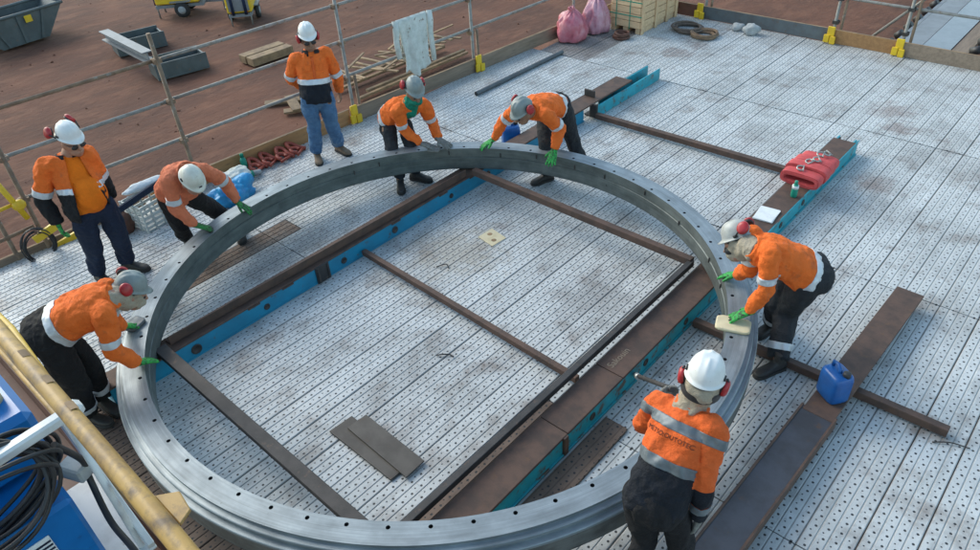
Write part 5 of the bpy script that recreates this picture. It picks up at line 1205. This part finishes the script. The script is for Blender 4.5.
def channel(loc, rot, L, w_, h_, label, m):
    o = thing('steel_trough', label, 'steel section', loc, 'steel sections lying in the yard'); c = Vector(loc); R = Matrix.Rotation(rot, 3, 'Z')
    q = lambda x, y, z: c + R @ Vector((x, y, z))
    MB().box(q(0, 0, .03), (L, w_, .05), R).build('base', m, o)
    for s in (-1, 1): MB().box(q(0, s * (w_ / 2 - .02), h_ / 2 + .055), (L, .04, h_), R).build('side', m, o, .006)
    for s in (-1, 1): MB().box(q(s * (L / 2 - .03), 0, h_ / 2), (.05, w_ - .09, h_ * .9), R).build('end_web', m, o)
    return o
channel((-19.35, 5.85, -3), math.radians(78), 1.45, .80, .40, 'grey steel trough lying on the dirt farther from the guard rail', M_bin)
channel((-16.45, 5.58, -3), math.radians(78), 1.45, .80, .40, 'grey steel trough lying on the dirt behind the leaning post', M_bin)
o = thing('steel_beam', 'blue grey steel beam lying across the two steel troughs', 'beam', (-18.6, 5.2, -2.5))
MB().bar((-19.4, 4.98, -2.46), (-16.4, 4.80, -2.46), .28, .03).build('flange', M_grey, o); MB().bar((-19.4, 4.98, -2.22), (-16.4, 4.80, -2.22), .28, .03).build('flange', M_grey, o); MB().bar((-19.4, 4.98, -2.34), (-16.4, 4.80, -2.34), .03, .2).build('web', M_grey, o)
st = thing('timber_stack', 'pair of brown timber sleepers on the dirt behind the man in jeans', 'timber stack', (-14.9, 7.6, -3))
for i in range(2):
    for j in range(1): MB().bar((-15.35 + .40 * i, 6.95 + .0 * i, -2.88), (-15.3 + .40 * i, 8.30, -2.88), .34, .22).build('sleeper', M_scrap, st, .01)
for i, (a, b) in enumerate((((-12.2, 5.55, -2.93), (-11.5, 6.5, -2.93)), ((-11.3, 5.5, -2.9), (-10.7, 6.4, -2.9)), ((-11.9, 6.1, -2.85), (-11.0, 5.7, -2.85)))):
    lab = ('farthest of three loose boards on the dirt left of the man in jeans', 'nearest of three loose boards on the dirt left of the man in jeans', 'loose board lying across two others on the dirt left of the man in jeans')[i]
    o = thing('loose_board', lab, 'board', a, 'loose boards on the dirt'); MB().bar(a, b, .24, .05).build('board', M_scrap, o, .005)
tl = thing('timber_lattice', 'pile of pale broken timber frames on the dirt below the hung jacket', 'timber pile', (-10.6, 9, -3)); rnd = random.Random(11)
for k in range(2):
    z = -2.9 + .16 * k
    for i in range(2):
        x = -11.25 + .9 * i + .1 * k; MB().bar((x, 7.1 + .2 * k, z), (x + .15, 10.9 - .2 * k, z + rnd.uniform(-.05, .1)), .10, .06).build('rail', M_scrap, tl, .004)
for i in range(13):
    y = 7.2 + .29 * i; MB().bar((-11.55 + rnd.uniform(-.2, .2), y + rnd.uniform(-.1, .1), -2.50), (-10.05 + rnd.uniform(-.25, .2), y + rnd.uniform(-.3, .3), -2.48 + rnd.uniform(0, .12)), .09, .035).build('slat', M_scrap, tl, .003)
for i in range(6):
    a = Vector((rnd.uniform(-11.4, -10.2), rnd.uniform(7.2, 10.3), -2.38)); MB().bar(a, a + Vector((rnd.uniform(-.5, .7), rnd.uniform(.4, 1.2), rnd.uniform(.0, .25))), .07, .03).build('loose_slat', M_scrap, tl, .003)
# conveyor at the top right
cv = thing('belt_conveyor', 'long belt conveyor with pale wet belt running away at the top right', 'conveyor', (.7, 20, -3))
Y0, Y1, zc = 10.2, 46, -1.5
MB().box((.62, (Y0 + Y1) / 2, zc), (.52, Y1 - Y0, .05)).build('belt', M_belt, cv)
MB().box((.12, (Y0 + Y1) / 2, zc - .02), (.44, Y1 - Y0, .06)).build('left_deck', M_grey, cv)
MB().box((1.05, (Y0 + Y1) / 2, zc - .02), (.30, Y1 - Y0, .06)).build('right_deck', M_boardgrey, cv)
MB().box((-.16, (Y0 + Y1) / 2, zc - .12), (.08, Y1 - Y0, .22)).build('side_frame', M_grey, cv)
MB().box((1.46, (Y0 + Y1) / 2, zc - .12), (.08, Y1 - Y0, .22)).build('side_frame', M_grey, cv)
for i in range(28):
    y = Y0 + .4 + i * .62
    MB().tube([(1.24, y, zc + .06), (1.44, y, zc + .16)], .085, 10).build('idler', M_black, cv)
    MB().tube([(-.34, y, zc - .1), (-.22, y, zc + .02)], .075, 10).build('idler', M_black, cv)
for i in range(9):
    y = Y0 + 1 + i * 4
    for x in (-.1, 1.4): MB().tube([(x, y, -3.1), (x, y, zc - .1)], .05, 8).build('leg', M_rustgalv, cv)
